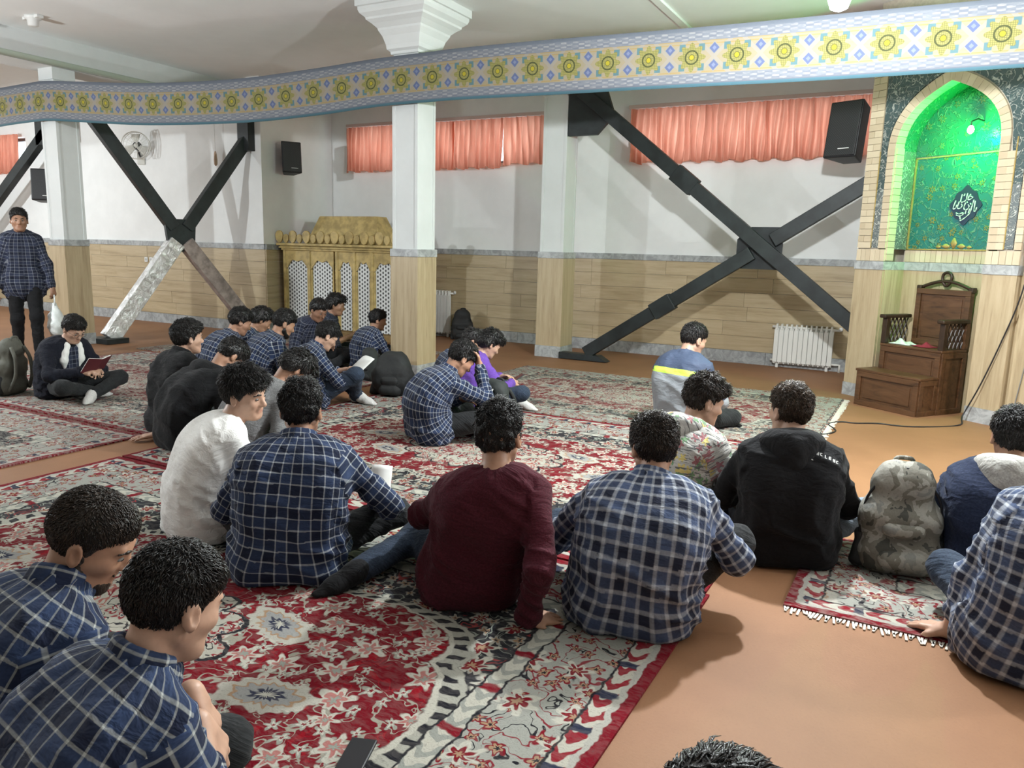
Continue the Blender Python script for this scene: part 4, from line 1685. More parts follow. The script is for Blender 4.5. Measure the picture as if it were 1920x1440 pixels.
HAIR = [mat_hair('black_hair', (.012, .010, .009)), mat_hair('dark_brown_hair', (.026, .017, .011)), mat_hair('brown_hair', (.06, .038, .022))]


def mat_plaid(name, base=(.011, .015, .034), mid=(.028, .044, .096), line=(.40, .42, .44), P=.034, lw=.095, soft=.035, amt=.85):
    m = Mat(name)
    u, v, w = m.attr('cuv')
    a = (u / P).fract()
    b = (v / P).fract()
    col = m.mix((((u / (2 * P)).fract() - .5).abs().gt(.25)) * .5 + (((v / (2 * P)).fract() - .5).abs().gt(.25)) * .5, base, mid)
    la = 1 - ((a - .5).abs()).ss(lw * .5, lw * .5 + soft)
    lb = 1 - ((b - .5).abs()).ss(lw * .5, lw * .5 + soft)
    col = m.mix((la * .62).max(lb * .62) * amt, col, line)
    col = m.mix(la * lb * amt, col, tuple(min(1, c * 1.25) for c in line))
    n = m.noise(m.comb(u, v, w), 160, 2, .6)
    col = m.mix(n.ss(.4, .8) * .25, col, tuple(c * .5 for c in base))
    m.color(col)
    m.rough(.85)
    m.b.inputs['Specular IOR Level'].default_value = .15
    m.b.inputs['Sheen Weight'].default_value = .05
    k = m.noise(m.comb(u * 1.0, v * 2.2, w), 16, 3, .55, .4)
    m.bump(k, .55, .02)
    return m.m


def mat_cloth(name, c, amt=.15, sheen=.05):
    m = Mat(name)
    u, v, w = m.attr('cuv')
    n = m.noise(m.comb(u, v, w), 140, 2, .6)
    m.color(m.mix(n.ss(.3, .7), tuple(x * (1 - amt) for x in c), tuple(x * (1 + amt) for x in c)))
    m.rough(.88)
    m.b.inputs['Specular IOR Level'].default_value = .15
    m.b.inputs['Sheen Weight'].default_value = sheen
    k = m.noise(m.comb(u, v * 2.2, w), 14, 3, .55, .4)
    m.bump(k, .55, .02)
    return m.m


PLAID = mat_plaid('navy_plaid_cotton')
PLAIDB = mat_plaid('broad_navy_plaid_cotton', (.012, .017, .040), (.032, .052, .115), (.36, .37, .35), .041, .10, .045)
PLAIDC = mat_plaid('soft_navy_check_cotton', (.020, .024, .045), (.065, .090, .165), (.40, .42, .46), .036, .16, .12, .8)
PLAIDD = mat_plaid('dark_plaid_cotton', (.012, .014, .026), (.030, .036, .065), (.22, .23, .26), .036, .08, .03)
BLACK = mat_cloth('black_cloth', (.0095, .0095, .0105))
BLACKV = mat_cloth('black_knit', (.013, .013, .014))
GREYH = mat_cloth('grey_marl', (.15, .15, .15), .25)
WHITE = mat_cloth('white_tee', (.84, .83, .80), .03)
MAROON = mat_cloth('maroon_sweater', (.060, .010, .017), .25)
PURPLE = mat_cloth('purple_sweater', (.14, .065, .34), .12)
DENIM = mat_cloth('dark_denim', (.030, .042, .065), .3)
DENIML = mat_cloth('faded_denim', (.20, .235, .28), .2)
CHAR = mat_cloth('charcoal_trousers', (.022, .023, .024), .25)
NAVYC = mat_cloth('navy_jacket', (.022, .03, .06), .2)
BLACKN = mat_cloth('black_navy_jacket', (.011, .012, .019), .2)
SOCKW = mat_cloth('white_sock', (.58, .57, .54), .08)
SOCKB = mat_cloth('black_sock', (.012, .012, .013), .15)


def mat_sport():
    m = Mat('sports_jacket')
    u, v, w = m.attr('cuv')
    col = m.mix(v.gt(.385), (.27, .29, .31), (.60, .95, .10))
    col = m.mix(v.gt(.42), col, (.045, .065, .115))
    col = m.mix(w.gt(.5), col, m.mix(v.gt(.30), (.045, .065, .115), (.27, .29, .31)))
    m.color(col)
    m.rough(.7)
    m.bump(m.noise(m.comb(u, v * 2.2, w), 14, 3, .55, .4), .5, .02)
    return m.m


def mat_print():
    m = Mat('printed_jacket')
    u, v, w = m.attr('cuv')
    q, rcc = flower(m, u, v, 22, 3.0, .03, 5)
    col = m.mix(q.lt(.7), (.42, .41, .38), m.mix(rcc[0].gt(.6), m.mix(rcc[1].gt(.5), (.55, .45, .15), (.14, .26, .13)), (.30, .12, .13)))
    n = m.noise(m.comb(u * 6.0, v * 40.0), 3, 2)
    col = m.mix(n.gt(.57), col, (.12, .12, .12))
    col = m.mix(w.gt(.5) * v.gt(.16), col, (.09, .085, .075))
    m.color(col)
    m.rough(.85)
    m.bump(m.noise(m.comb(u, v * 2.2, w), 14, 3, .55, .4), .5, .02)
    return m.m


SPORT, PRINT = mat_sport(), mat_print()
EYEW = simple('eye_white', (.20, .185, .17), .5)
IRIS = simple('dark_iris', (.012, .008, .006), .15)
METALF = simple('thin_metal_frame', (.05, .05, .05), .3, .6)

# ---------------------------------------------------------------- head, hand
def head_prims(c, M, s=1.0, ear=True):
    T = lambda x, y, z: c + M @ (np.array([x, y, z]) * s)
    P = []
    P.append(el(T(0, -.012, .030), np.array((.077, .096, .088)) * s, .02, M))
    P.append(el(T(0, .036, -.030), np.array((.061, .056, .085)) * s, .03, M))
    P.append(el(T(0, .040, -.085), np.array((.049, .044, .032)) * s, .025, M))
    P.append(rc(T(-.032, .078, .020), T(.032, .078, .020), .014 * s, .014 * s, .02))
    for q in (-1, 1):
        P.append(rc(T(q * .044, .062, -.022), T(q * .050, .02, -.03), .020 * s, .022 * s, .02))
        P.append(rc(T(q * .052, .0, -.055), T(q * .022, .068, -.098), .018 * s, .016 * s, .02))
        P.append(el(T(q * .033, .100, .002), np.array((.016, .014, .010)) * s, .014, M, True))
        if ear:
            E = M @ np.array(Matrix.Rotation(R(-18 * q), 3, 'Z') @ Matrix.Rotation(R(10), 3, 'X'))
            P.append(el(T(q * .081, -.008, -.008), np.array((.011, .020, .033)) * s, .006, E))
            P.append(el(T(q * .090, -.002, -.006), np.array((.006, .011, .020)) * s, .006, E, True))
    P.append(rc(T(0, .086, .004), T(0, .106, -.030), .009 * s, .013 * s, .012))
    for q in (-1, 1):
        P.append(el(T(q * .012, .094, -.034), np.array((.009, .010, .008)) * s, .008, M))
    P.append(rc(T(-.017, .086, -.060), T(.017, .086, -.060), .0075 * s, .0075 * s, .008))
    P.append(rc(T(-.014, .084, -.070), T(.014, .084, -.070), .008 * s, .008 * s, .008))
    P.append(rc(T(-.02, .0945, -.065), T(.02, .0945, -.065), .0022 * s, .0022 * s, .004, True))
    P.append(el(T(0, .073, -.098), np.array((.020, .018, .016)) * s, .016, M))
    return P, T


def hand_prims(w, d, n, side, s=1.0, curl=.5, spread=.10):
    """w wrist, d direction to the knuckles, n back-of-hand normal; side +1 right hand (thumb towards -side x d...)"""
    d = unit(d)
    n = unit(np.array(n, float) - d * (np.array(n, float) @ d))
    sd = np.cross(d, n)          # across the knuckles; thumb lies on -sd for a right hand seen from its back
    th = sd * side
    P = [rc(w, w + d * .03 * s, .026 * s, .026 * s, .015)]
    spec = [(.030, .090, (.042, .026, .020)), (.010, .096, (.046, .030, .022)), (-.011, .092, (.043, .028, .021)), (-.031, .084, (.034, .022, .019))]
    for o, L, seg in spec:
        k = w + d * L * s + th * o * s
        P.append(rc(w + d * .02 * s + th * o * .6 * s, k, .015 * s, .0125 * s, .012))
        p, a = k, 0.0
        dd = unit(d + th * o * spread * 10)
        for i, l in enumerate(seg):
            a += curl * (.75, 1.0, .7)[i]
            q = p + (dd * math.cos(a) - n * math.sin(a)) * l * s
            P.append(rc(p, q, (.0098, .0088, .0078)[i] * s, (.0088, .0078, .0068)[i] * s, .004))
            p = q
    b = w + d * .030 * s + th * .022 * s
    k1 = b + (d * .55 + th * .62 - n * .35) * .045 * s
    k2 = k1 + (d * .85 + th * .25 - n * .45 * (1 + curl)) * .034 * s
    k3 = k2 + (d * .9 - th * .12 - n * .5 * (1 + curl)) * .026 * s
    P += [rc(w + d * .01 * s + th * .012 * s, k1, .017 * s, .013 * s, .012), rc(k1, k2, .011 * s, .0098 * s, .006), rc(k2, k3, .0096 * s, .0080 * s, .004)]
    return P


def foot_prims(ank, toe, s=1.0, k=.02, grow=0.0):
    ank, toe = np.array(ank, float), np.array(toe, float)
    d = unit(toe - ank)
    return [rc(ank, ank - d * .03, .040 * s + grow, .038 * s + grow, k), rc(ank, ank + d * .10, .040 * s + grow, .034 * s + grow, k), rc(ank + d * .09, ank + d * .17, .036 * s + grow, .026 * s + grow, k)]


def add_mesh(name, prims, h, mat, parent, fine=(), zmin=.012, post=None):
    F, ax = field(prims, h, fine, zmin=zmin)
    v, q = nets(F, ax)
    at = None
    if post:
        v, at = post(v, q)
    return mesh_np(name, v, q, mat, parent, True, at)


def hair_mesh(c, M, s, style, hf, mat, parent, seed, locks=0):
    T = lambda x, y, z: c + M @ (np.array([x, y, z]) * s)
    st = dict(side=.006, top=.018, front=0.0, back=-.082, line=.058, mess=.0055, length=.030)
    st.update(style)
    d = st['side']
    P = [el(T(0, -.014, .028), np.array((.078 + d, .097 + d, .088 + d)) * s, .02, M),
         el(T(0, -.004, .062 + st['top'] * .5), np.array((.070 + d * .5, .086, .050 + st['top'] * .6)) * s, .03, M)]
    if st['front']:
        P.append(rc(T(-.035, .070, .072 + st['top'] * .4), T(.035, .070, .072 + st['top'] * .4), (.016 + st['front']) * s, (.016 + st['front']) * s, .03))
    if d > .012:
        P.append(el(T(0, -.04, -.01), np.array((.078 + d, .07 + d, .065)) * s, .03, M))
    F, ax = field(P, hf, zmin=.012)
    X, Y, Z = np.meshgrid(*ax, indexing='ij')
    p = np.stack([X.ravel() - c[0], Y.ravel() - c[1], Z.ravel() - c[2]], 1) @ M / s
    ln = st['line']
    zl = np.interp(p[:, 1], [-.10, -.055, -.030, -.012, .004, .018, .030, .046, .075, .12], [st['back'], st['back'], st['back'] * .62, .012, .0, -.024, .016, .042, ln - .006, ln - st['front'] * .9])
    cut = (zl - p[:, 2]) * .8
    nz = vnoise(p * np.array([70, 70, 45]), seed) * st['mess'] + vnoise(p * 28, seed + 5) * st['mess'] * .8
    F = np.maximum(F.ravel() + nz, cut + nz * .5).reshape(F.shape).astype(np.float32)
    v, q = nets(F, ax)
    n = normals(v, q)
    tri = np.concatenate([q[:, [0, 1, 2]], q[:, [0, 2, 3]]])
    if locks:
        r = np.random.default_rng(seed)
        lp = (v - c) @ M / s
        zl2 = np.interp(lp[:, 1], [-.10, -.03, 0, .05, .12], [st['back'] + .006, -.03, .005, .04, ln - .002])
        outer = np.nonzero((n * ((v - (c + M @ np.array([0, -.012, .02]) * s)))).sum(1) > .02)[0]
        outer = outer[lp[outer, 2] > zl2[outer]]
        pick = r.choice(outer, min(locks, len(outer)), replace=False)
        o, nn, l = v[pick], n[pick], lp[pick]
        up = np.clip((l[:, 2] - .02) / .07, 0, 1)[:, None]
        fl = np.zeros_like(o)
        fl[:, 1] = np.clip((l[:, 1] + .03) / .04, -.6, .9) * up[:, 0]
        fl[:, 2] = -1 + up[:, 0] * .8
        fl[:, 0] = .35 * up[:, 0] + np.tanh(l[:, 0] / .04) * .2
        fl += r.normal(0, .30, fl.shape)
        fl = fl @ M.T
        fl -= nn * (fl * nn).sum(1, keepdims=True)
        fl /= np.linalg.norm(fl, axis=1, keepdims=True) + 1e-6
        L = (st['length'] * s * (.5 + .5 * up[:, 0]) * r.uniform(.6, 1.2, len(pick)))[:, None]
        w = (r.uniform(.0011, .0024, len(pick)) * s * max(1.0, hf / .006))[:, None]
        side = np.cross(fl, nn)
        a0 = o - nn * .002
        lift = (.12 + .45 * st['mess'] / .008 * r.uniform(0, .5, len(pick)))[:, None]
        b0 = o + fl * L * .55 + nn * L * lift
        tip = o + fl * L + nn * L * lift * r.uniform(.3, 1.1, len(pick))[:, None]
        V = np.stack([a0 - side * w, a0 + side * w, a0 + nn * w * 1.2, b0 - side * w * .8, b0 + side * w * .8, b0 + nn * w, tip], 1)
        base = len(v) + np.arange(len(pick))[:, None] * 7
        f = np.array([[0, 1, 4], [0, 4, 3], [1, 2, 5], [1, 5, 4], [2, 0, 3], [2, 3, 5], [3, 4, 6], [4, 5, 6], [5, 3, 6]])
        tri = np.concatenate([tri, (base[:, :, None] + f[None]).reshape(-1, 3)])
        v = np.concatenate([v, V.reshape(-1, 3)])
    return mesh_np('hair', v, tri, mat, parent, True)


def seg_uv(v, a, b, ref):
    """coordinates round (metres) and along a limb segment"""
    d = b - a
    L = np.linalg.norm(d)
    d = d / L
    t = (v - a) @ d
    r = unit(np.array(ref) - d * (np.array(ref) @ d))
    s = np.cross(d, r)
    w = v - a - t[:, None] * d
    return np.arctan2(w @ s, w @ r), t, np.linalg.norm(w, axis=1)


def person(key, label, shirt, pants, *, lod=1, skin=0, hair=0, style=None, hyaw=0, hpitch=10, hroll=0, shyaw=0, sleeve='long', sock=SOCKB,
           build=1.0, slump=.07, curlR=.5, curlL=.5, hood=None, beard=False, face=False, glasses=False, collar=True, stubble=0.0,
           handdR=None, handdL=None, handnR=None, handnL=None, legs='cross', scale=1.0, locks=None, extra=None, vest=False, shtilt=0.0, poleR=None, poleL=None, shirtname='shirt', over=None):
    ps = dict(POSE.get(key, {}))
    if over:
        ps.update(over)
    A = lambda k, d: np.array(ps.get(k, d), float)
    sc = scale
    h = {0: .0105, 1: .0125, 2: .016, 3: .019}[lod]
    hf = {0: .0052, 1: .0066, 2: .009, 3: .012}[lod]
    b = build
    H0 = np.array([0, 0, .115 * sc])
    hd = A('head', (0, .12, .70))
    HM = rot_head(hyaw, hpitch, hroll)
    nk = A('neck', hd + np.array(Matrix.Rotation(-R(hpitch * .45 + 8), 3, 'X')) @ np.array([0, -.045, -.158]) * sc)
    if legs == 'stand':
        H0 = A('hip', (0, 0, .93))
    # spine
    mid = (H0 + nk) / 2 + np.array([0, -slump, 0.0]) * sc
    def spine(t):
        return (1 - t) ** 2 * H0 + 2 * t * (1 - t) * (mid * 2 - (H0 + nk) / 2) + t * t * nk
    cy, sy = math.cos(R(shyaw)), math.sin(R(shyaw))
    latS = unit(np.array([cy, -sy, math.sin(R(shtilt))]))
    fwS = np.array([sy, cy, 0])
    lat = lambda t: unit(np.array([1, 0, 0]) * (1 - t) + latS * t)
    tors = [(0.0, .085, .122), (.10, .085, .120), (.22, .080, .114), (.36, .080, .110), (.5, .088, .110), (.64, .098, .110), (.77, .108, .102), (.88, .108, .086), (.96, .080, .062), (1.0, .03, .052)]
    sd = spine(1) - spine(.9)
    sd = unit(sd)
    shR = nk + latS * .172 * b * sc - sd * .058 * sc + fwS * .022 * sc
    shL = nk - latS * .172 * b * sc - sd * .058 * sc + fwS * .022 * sc
    hR, hL = A('handR', (.10, .25, .27)), A('handL', (-.10, .25, .27))
    UA, FA = .285 * sc, .255 * sc
    eR, hR = ik(shR, hR, UA, FA, poleR or (1, -.5, -.55))
    eL, hL = ik(shL, hL, UA, FA, poleL or (-1, -.5, -.55))
    TH, SHN = .405 * sc, .40 * sc
    jR, jL = H0 + np.array([.088, .03, 0]) * sc, H0 + np.array([-.088, .03, 0]) * sc
    if legs == 'stand':
        aR, aL = A('ankR', (.10, .0, .075)), A('ankL', (-.10, .12, .075))
        kR, aR = ik(jR, aR, TH * 1.05, SHN * 1.05, (0, 1, 0))
        kL, aL = ik(jL, aL, TH * 1.05, SHN * 1.05, (0, 1, 0))
        tR, tL = aR + np.array([.02, .2, -.05]), aL + np.array([-.02, .2, -.05])
    else:
        gR, gL = A('kneeR', (.29, .34, .16)), A('kneeL', (-.29, .34, .16))
        kR = jR + unit(gR - jR) * TH
        kL = jL + unit(gL - jL) * TH
        kR[2], kL[2] = max(kR[2], .085), max(kL[2], .085)
        aR, aL = A('ankR', (-.04, .29, .07)), A('ankL', (.06, .40, .065))
        aR = kR + unit(aR - kR) * SHN
        aL = kL + unit(aL - kL) * SHN
        aR[2], aL[2] = max(aR[2], .055), max(aL[2], .055)
        tR = aR + (unit(aR - kR) * .7 + np.array([0, .3, -.12])) * .2
        tL = aL + (unit(aL - kL) * .7 + np.array([0, .3, -.12])) * .2
    # --- body
    B = []
    for t, w, r in tors:
        c, l = spine(t), lat(t)
        B.append(rc(c - l * w * b * sc, c + l * w * b * sc, (r * b - .012) * sc, (r * b - .012) * sc, .05))
    HP, T = head_prims(hd, HM, sc)
    B.append(rc(nk + (0, 0, -.02), hd + HM @ np.array([0, -.022, -.05]) * sc, .058 * sc, .052 * sc, .03))
    B += HP
    for sh, e, w in ((shR, eR, hR), (shL, eL, hL)):
        B += [rc(nk - sd * .03, sh, .045 * sc, .046 * sc, .04), rc(sh, e, .047 * sc, .038 * sc, .03), rc(e, w, .038 * sc, .0265 * sc, .02)]
    dR = unit(hR - eR) if handdR is None else unit(handdR)
    dL = unit(hL - eL) if handdL is None else unit(handdL)
    nR = (.25, .1, 1) if handnR is None else handnR
    nL = (-.25, .1, 1) if handnL is None else handnL
    B += hand_prims(hR, dR, nR, 1, sc, curlR) + hand_prims(hL, dL, nL, -1, sc, curlL)
    for j, k, a, t in ((jR, kR, aR, tR), (jL, kL, aL, tL)):
        B += [rc(j, k, .074 * sc, .052 * sc, .03), rc(k, a, .050 * sc, .034 * sc, .02)] + foot_prims(a, t, sc * .92)
    fine = [(hd, np.array([.105, .125, .14]) * sc, hf)]
    if lod <= 1:
        for w, d in ((hR, dR), (hL, dL)):
            fine.append((w + d * .09 * sc, np.array([.08, .08, .06]) * sc, hf * 1.05))

    def skinpost(v, q):
        l = (v - hd) @ HM / sc
        lip = np.exp(-((l[:, 0] / .020) ** 2 + ((l[:, 2] + .065) / .0085) ** 2 + ((l[:, 1] - .09) / .02) ** 2))
        st = np.zeros(len(v))
        if stubble:
            jaw = (l[:, 2] < -.035 + .25 * np.maximum(0, .05 - l[:, 1])) & (l[:, 2] > -.13) & (l[:, 1] > -.01) & (np.abs(l[:, 0]) < .09)
            st = jaw * stubble * (1 - lip)
        return v, {'lip': lip, 'stubble': st}
    body = add_mesh('person', B, h, SKIN[skin], None, fine, post=skinpost)
    body.location = (ps['loc'][0], ps['loc'][1], 0)
    body.rotation_euler = (0, 0, -R(ps['az']))
    tag(body, label, 'person', 'people in the hall')

    # --- shirt
    g = .014 * sc
    S_ = []
    for t, w, r in tors[:-1]:
        c, l = spine(t), lat(t)
        rr_ = r * b * sc + (g if t < .8 else g * .7)
        S_.append(rc(c - l * w * b * sc, c + l * w * b * sc, rr_, rr_, .05))
    if legs != 'stand':
        S_.append(rc(np.array([-.10 * b, -.035, .075]) * sc, np.array([.10 * b, -.035, .075]) * sc, .125 * sc * b, .125 * sc * b, .06))
    else:
        S_.append(rc(H0 + (-.080, 0, -.10), H0 + (.080, 0, -.10), .132, .132, .06))
        S_.append(rc(H0 + (-.080, 0, -.03), H0 + (.080, 0, -.03), .130, .130, .06))
    slv = {'long': .97, 'roll': .62, 'short': 0.0, 'none': -1}[sleeve]
    for sh, e, w in ((shR, eR, hR), (shL, eL, hL)):
        S_.append(rc(nk - sd * .035, sh, .050 * sc, .056 * sc, .04))
        if sleeve == 'short':
            S_.append(rc(sh, sh + (e - sh) * .80, .062 * sc, .064 * sc, .025))
        elif sleeve != 'none':
            S_.append(rc(sh, e, .062 * sc, .054 * sc, .03))
            ce = e + (w - e) * slv
            S_.append(rc(e, ce, .053 * sc, .042 * sc, .03))
            S_.append(rc(ce - unit(w - e) * .02, ce, .046 * sc, .044 * sc, .008))
    if collar:
        cd = unit(hd + HM @ np.array([0, -.02, -.06]) - nk)
        cc = nk + cd * .042 * sc
        u_ = unit(np.cross(cd, (0, 1, 0)))
        w_ = np.cross(u_, cd)
        ring = [cc + (u_ * math.cos(t) + w_ * math.sin(t)) * .064 * sc for t in np.linspace(0, 2 * math.pi, 13)]
        for a, c in zip(ring[:-1], ring[1:]):
            S_.append(rc(a, c, .0125 * sc, .0125 * sc, .012))
            S_.append(rc(a - cd * .024 * sc, c - cd * .024 * sc, .017 * sc, .017 * sc, .018))

    def clothpost(arms):
        def f(v, q):
            d0 = np.full(len(v), 1e9)
            tt = np.zeros(len(v))
            cs = np.array([spine(t) for t in np.linspace(-.05, 1.02, 40)])
            tl = np.concatenate([[0], np.cumsum(np.linalg.norm(np.diff(cs, axis=0), axis=1))])
            dd = np.linalg.norm(v[:, None, :] - cs[None], axis=2)
            k = dd.argmin(1)
            tan = np.gradient(cs, axis=0)
            tan /= np.linalg.norm(tan, axis=1, keepdims=True)
            w = v - cs[k]
            along = (w * tan[k]).sum(1)
            vv_ = tl[k] + along
            ls = np.array([lat(min(1, max(0, t))) for t in np.linspace(-.05, 1.02, 40)])[k]
            bk = np.cross(ls, tan[k])                 # points backward
            x, y = (w * ls).sum(1), (w * bk).sum(1)
            uu = np.arctan2(x * .55, y) * .20          # even round the trunk, 0 at the middle of the back
            uv = np.stack([uu, vv_, np.zeros(len(v))], 1)
            cand = [uv.copy()]
            grp = np.zeros(len(v), np.int32)
            rT = np.sqrt(x * x * .40 + y * y)
            best = rT - .11
            for (sh, e, w2) in arms:
                for a, c, off, rr_ in ((sh, e, 0, .056), (e, w2, UA, .046)):
                    th, t, rad = seg_uv(v, a, c, (0, -1, .3))
                    L = np.linalg.norm(c - a)
                    dseg = np.sqrt(np.maximum(0, rad) ** 2 + np.maximum(0, np.maximum(-t - .0, t - L)) ** 2) - rr_
                    m = dseg < best - (.012 if off == 0 else .0)
                    if off == 0:
                        sgn = 1.0 if (sh - nk) @ latS > 0 else -1.0
                        m = (dseg < best + .03) & (sgn * ((v - nk) @ latS) > .150 * b * sc) & (t > -.02)
                    best = np.where(m, np.minimum(dseg, best), best)
                    ca = np.stack([th * .055, (off + t) * 1.0 + .02, np.ones(len(v))], 1)
                    grp[m] = len(cand)
                    uv[m] = ca[m]
                    cand.append(ca)
            # one coordinate per face corner, so that sleeves meet the back in a clean seam
            fg = np.sort(grp[q], axis=1)[:, 1]
            cor = np.array(cand)[fg[:, None], q]
            u4 = cor[:, :, 0]
            wrap = (u4.max(1) - u4.min(1)) > .12
            u4[wrap] += np.where(u4[wrap] < 0, 2 * math.pi * .055, 0)
            cor[:, :, 0] = u4
            n = normals(v, q)
            # folds
            c1 = vnoise(np.stack([uv[:, 0] * 7, uv[:, 1] * 17 + uv[:, 0] * 5, uv[:, 2] * 9], 1), 3 + len(v) % 97)
            c2 = vnoise(np.stack([uv[:, 0] * 22, uv[:, 1] * 9, uv[:, 2] * 5 + 3], 1), 8)
            am = np.where(uv[:, 2] > .5, .0105, np.interp(uv[:, 1], [0, .12, .3, .5], [.015, .014, .0085, .006])) * sc
            disp = (1 - np.abs(c1)) ** 2 * am * 1.5 - am * .6 + c2 * am * .45
            v2 = v + n * disp[:, None]
            v2[:, 2] = np.maximum(v2[:, 2], .012)
            return v2, {'cuv': cor.reshape(-1, 3)}
        return f
    so = add_mesh(shirtname, S_, h, shirt, body, post=clothpost(((shR, eR, hR), (shL, eL, hL))))

    # --- trousers
    tk = .80 if legs == 'stand' else 1.0
    Pn = [rc(H0 + np.array([-.085 * b, -.02, 0]) * sc * tk, H0 + np.array([.085 * b, -.02, 0]) * sc * tk, .116 * sc * tk, .116 * sc * tk, .04)]
    for j, k, a in ((jR, kR, aR), (jL, kL, aL)):
        Pn += [rc(j, k, .090 * sc * (.92 if tk < 1 else 1), .066 * sc, .04), rc(k, a, .064 * sc, .047 * sc, .03)]

    def pantpost(v, q):
        th, t, rad = seg_uv(v, jR, kR, (0, 0, 1))
        uv = np.stack([v[:, 0], v[:, 1] + v[:, 2], v[:, 2] * 0 + 2], 1)
        n = normals(v, q)
        c1 = vnoise(v * np.array([14, 14, 20]), 5)
        c2 = vnoise(v * 34, 6)
        v2 = v + n * (((1 - np.abs(c1)) ** 2 * .009 - .003 + c2 * .002) * sc)[:, None]
        v2[:, 2] = np.maximum(v2[:, 2], .012)
        return v2, {'cuv': uv}
    add_mesh('trousers', Pn, h * 1.1, pants, body, post=pantpost)
    # --- feet
    for a, t in ((aR, tR), (aL, tL)):
        add_mesh('sock' if legs != 'stand' else 'shoe', foot_prims(a, t, sc, grow=.006), h * .85, sock, body, post=lambda v, q: (v, {'cuv': v}))
    # --- hair
    hair_mesh(hd, HM, sc, style or {}, hf * 1.1, HAIR[hair], body, len(label) * 7 + int(abs(hd[1]) * 1000) % 50, {0: 4200, 1: 2200, 2: 1000, 3: 450}[lod] if locks is None else locks)
    if beard:
        BP = [el(T(0, .040, -.088), np.array((.054, .050, .040)) * sc, .02, HM)]
        for q in (-1, 1):
            BP += [rc(T(q * .060, .008, -.02), T(q * .054, .012, -.06), .017 * sc, .018 * sc, .02), rc(T(q * .054, .012, -.06), T(q * .022, .070, -.100), .020 * sc, .020 * sc, .02)]
        BP += [rc(T(-.024, .090, -.052), T(.024, .090, -.052), .006 * sc, .006 * sc, .01), el(T(0, .086, -.066), np.array((.021, .03, .012)) * sc, .008, HM, True), el(T(0, .10, -.02), np.array((.05, .05, .034)) * sc, .01, HM, True)]
        def bpost(v, q):
            return v + normals(v, q) * (vnoise(v * 160, 4) * .0025)[:, None], None
        add_mesh('beard', BP, hf, HAIR[hair], body, post=bpost)
    if face:
        for q in (-1, 1):
            add_mesh('eyebrow', [rc(T(q * .016, .0945, .021), T(q * .034, .0915, .026), .0046 * sc, .0046 * sc, .004), rc(T(q * .034, .0915, .026), T(q * .051, .078, .020), .0046 * sc, .003 * sc, .004)], hf * .6, HAIR[hair], body)
            e = MB().lathe([(.0115 * math.sin(t), -.0115 * math.cos(t)) for t in np.linspace(.02, 3.12, 9)], 12).build('eye', EYEW, body, True)
            e.location = T(q * .032, .0800, .000)
            e.scale = (sc, sc, sc * .62)
            i = MB().lathe([(.0062 * math.sin(t), -.003 * math.cos(t)) for t in np.linspace(.02, 3.12, 7)], 12).build('iris', IRIS, e, True)
            dv_ = HM @ np.array([.0, 1, -.15])
            i.location = dv_ * .0102
            i.rotation_euler = Vector(dv_).to_track_quat('Z', 'Y').to_euler()
    if collar and lod <= 1:
        cd = unit(hd + HM @ np.array([0, -.02, -.06]) * sc - nk)
        u_ = unit(np.cross(cd, (0, 1, 0)))
        w_ = np.cross(u_, cd)
        CP = []
        for t0, t1 in zip(np.linspace(-.35, 2 * math.pi - 2.8, 11)[:-1], np.linspace(-.35, 2 * math.pi - 2.8, 11)[1:]):
            for hh_, rr_ in ((.030, .070), (.048, .066), (.064, .064)):
                pa = [nk + cd * hh_ * sc + (u_ * math.cos(t + math.pi) + w_ * math.sin(t + math.pi)) * rr_ * sc for t in (t0, t1)]
                CP.append(rc(pa[0], pa[1], .0105 * sc, .0105 * sc, .012))
        def cpost(v, q):
            l = v - nk
            return v, {'cuv': np.stack([np.arctan2(l @ u_, l @ w_) * .066, l @ cd, np.full(len(v), .2)], 1)}
        add_mesh('collar', CP, hf * 1.1, shirt, body, post=cpost)
    if glasses:
        gm = MB()
        for q in (-1, 1):
            gm.tube([T(q * .034 + .021 * math.cos(t), .106, .0 + .016 * math.sin(t)) for t in np.linspace(0, 2 * math.pi, 13)], .0016, 5, False)
            gm.tube([T(q * .055, .104, .004), T(q * .080, .06, .006), T(q * .084, -.005, .012)], .0015, 5)
        gm.tube([T(-.013, .106, .002), T(.013, .106, .002)], .0015, 5)
        gm.build('glasses', METALF, body)
    if hood:
        up_ = unit(hd - nk)
        bk_ = np.array([-sy, -cy, 0])
        Hp = []
        n_ = 9
        for i in range(n_):
            t = -1.9 + 3.8 * i / (n_ - 1)
            pnt = nk + latS * math.sin(t) * .105 * sc + bk_ * (math.cos(t) * .085 + .0) * sc + np.array([0, 0, .012 + .02 * math.cos(t)]) * sc
            r_ = (.034 + .030 * max(0, math.cos(t))) * sc
            if i:
                Hp.append(rc(prev[0], pnt, prev[1], r_, .03))
            prev = (pnt, r_)
        Hp.append(el(nk + bk_ * .115 * sc + np.array([0, 0, -.05]) * sc, np.array((.10, .05, .085)) * sc, .04))
        def hpost(v, q):
            n = normals(v, q)
            return v + n * (vnoise(v * np.array([18, 18, 30]), 2) * .006)[:, None], {'cuv': v}
        add_mesh('hood', Hp, h, hood, body, post=hpost)
    info = dict(body=body, hR=hR, hL=hL, dR=dR, dL=dL, nk=nk, hd=hd, HM=HM, spine=spine, lat=lat, aR=aR, aL=aL, T=T, kR=kR, kL=kL, shR=shR, eR=eR)
    return info


FADE = dict(side=.004, top=.026, mess=.004, back=-.072)
CURLY = dict(side=.009, top=.030, mess=.009, length=.022)
MOP = dict(side=.013, top=.028, front=.010, mess=.006, length=.045)
PALEH = mat_cloth('pale_fleece', (.40, .39, .36), .15)
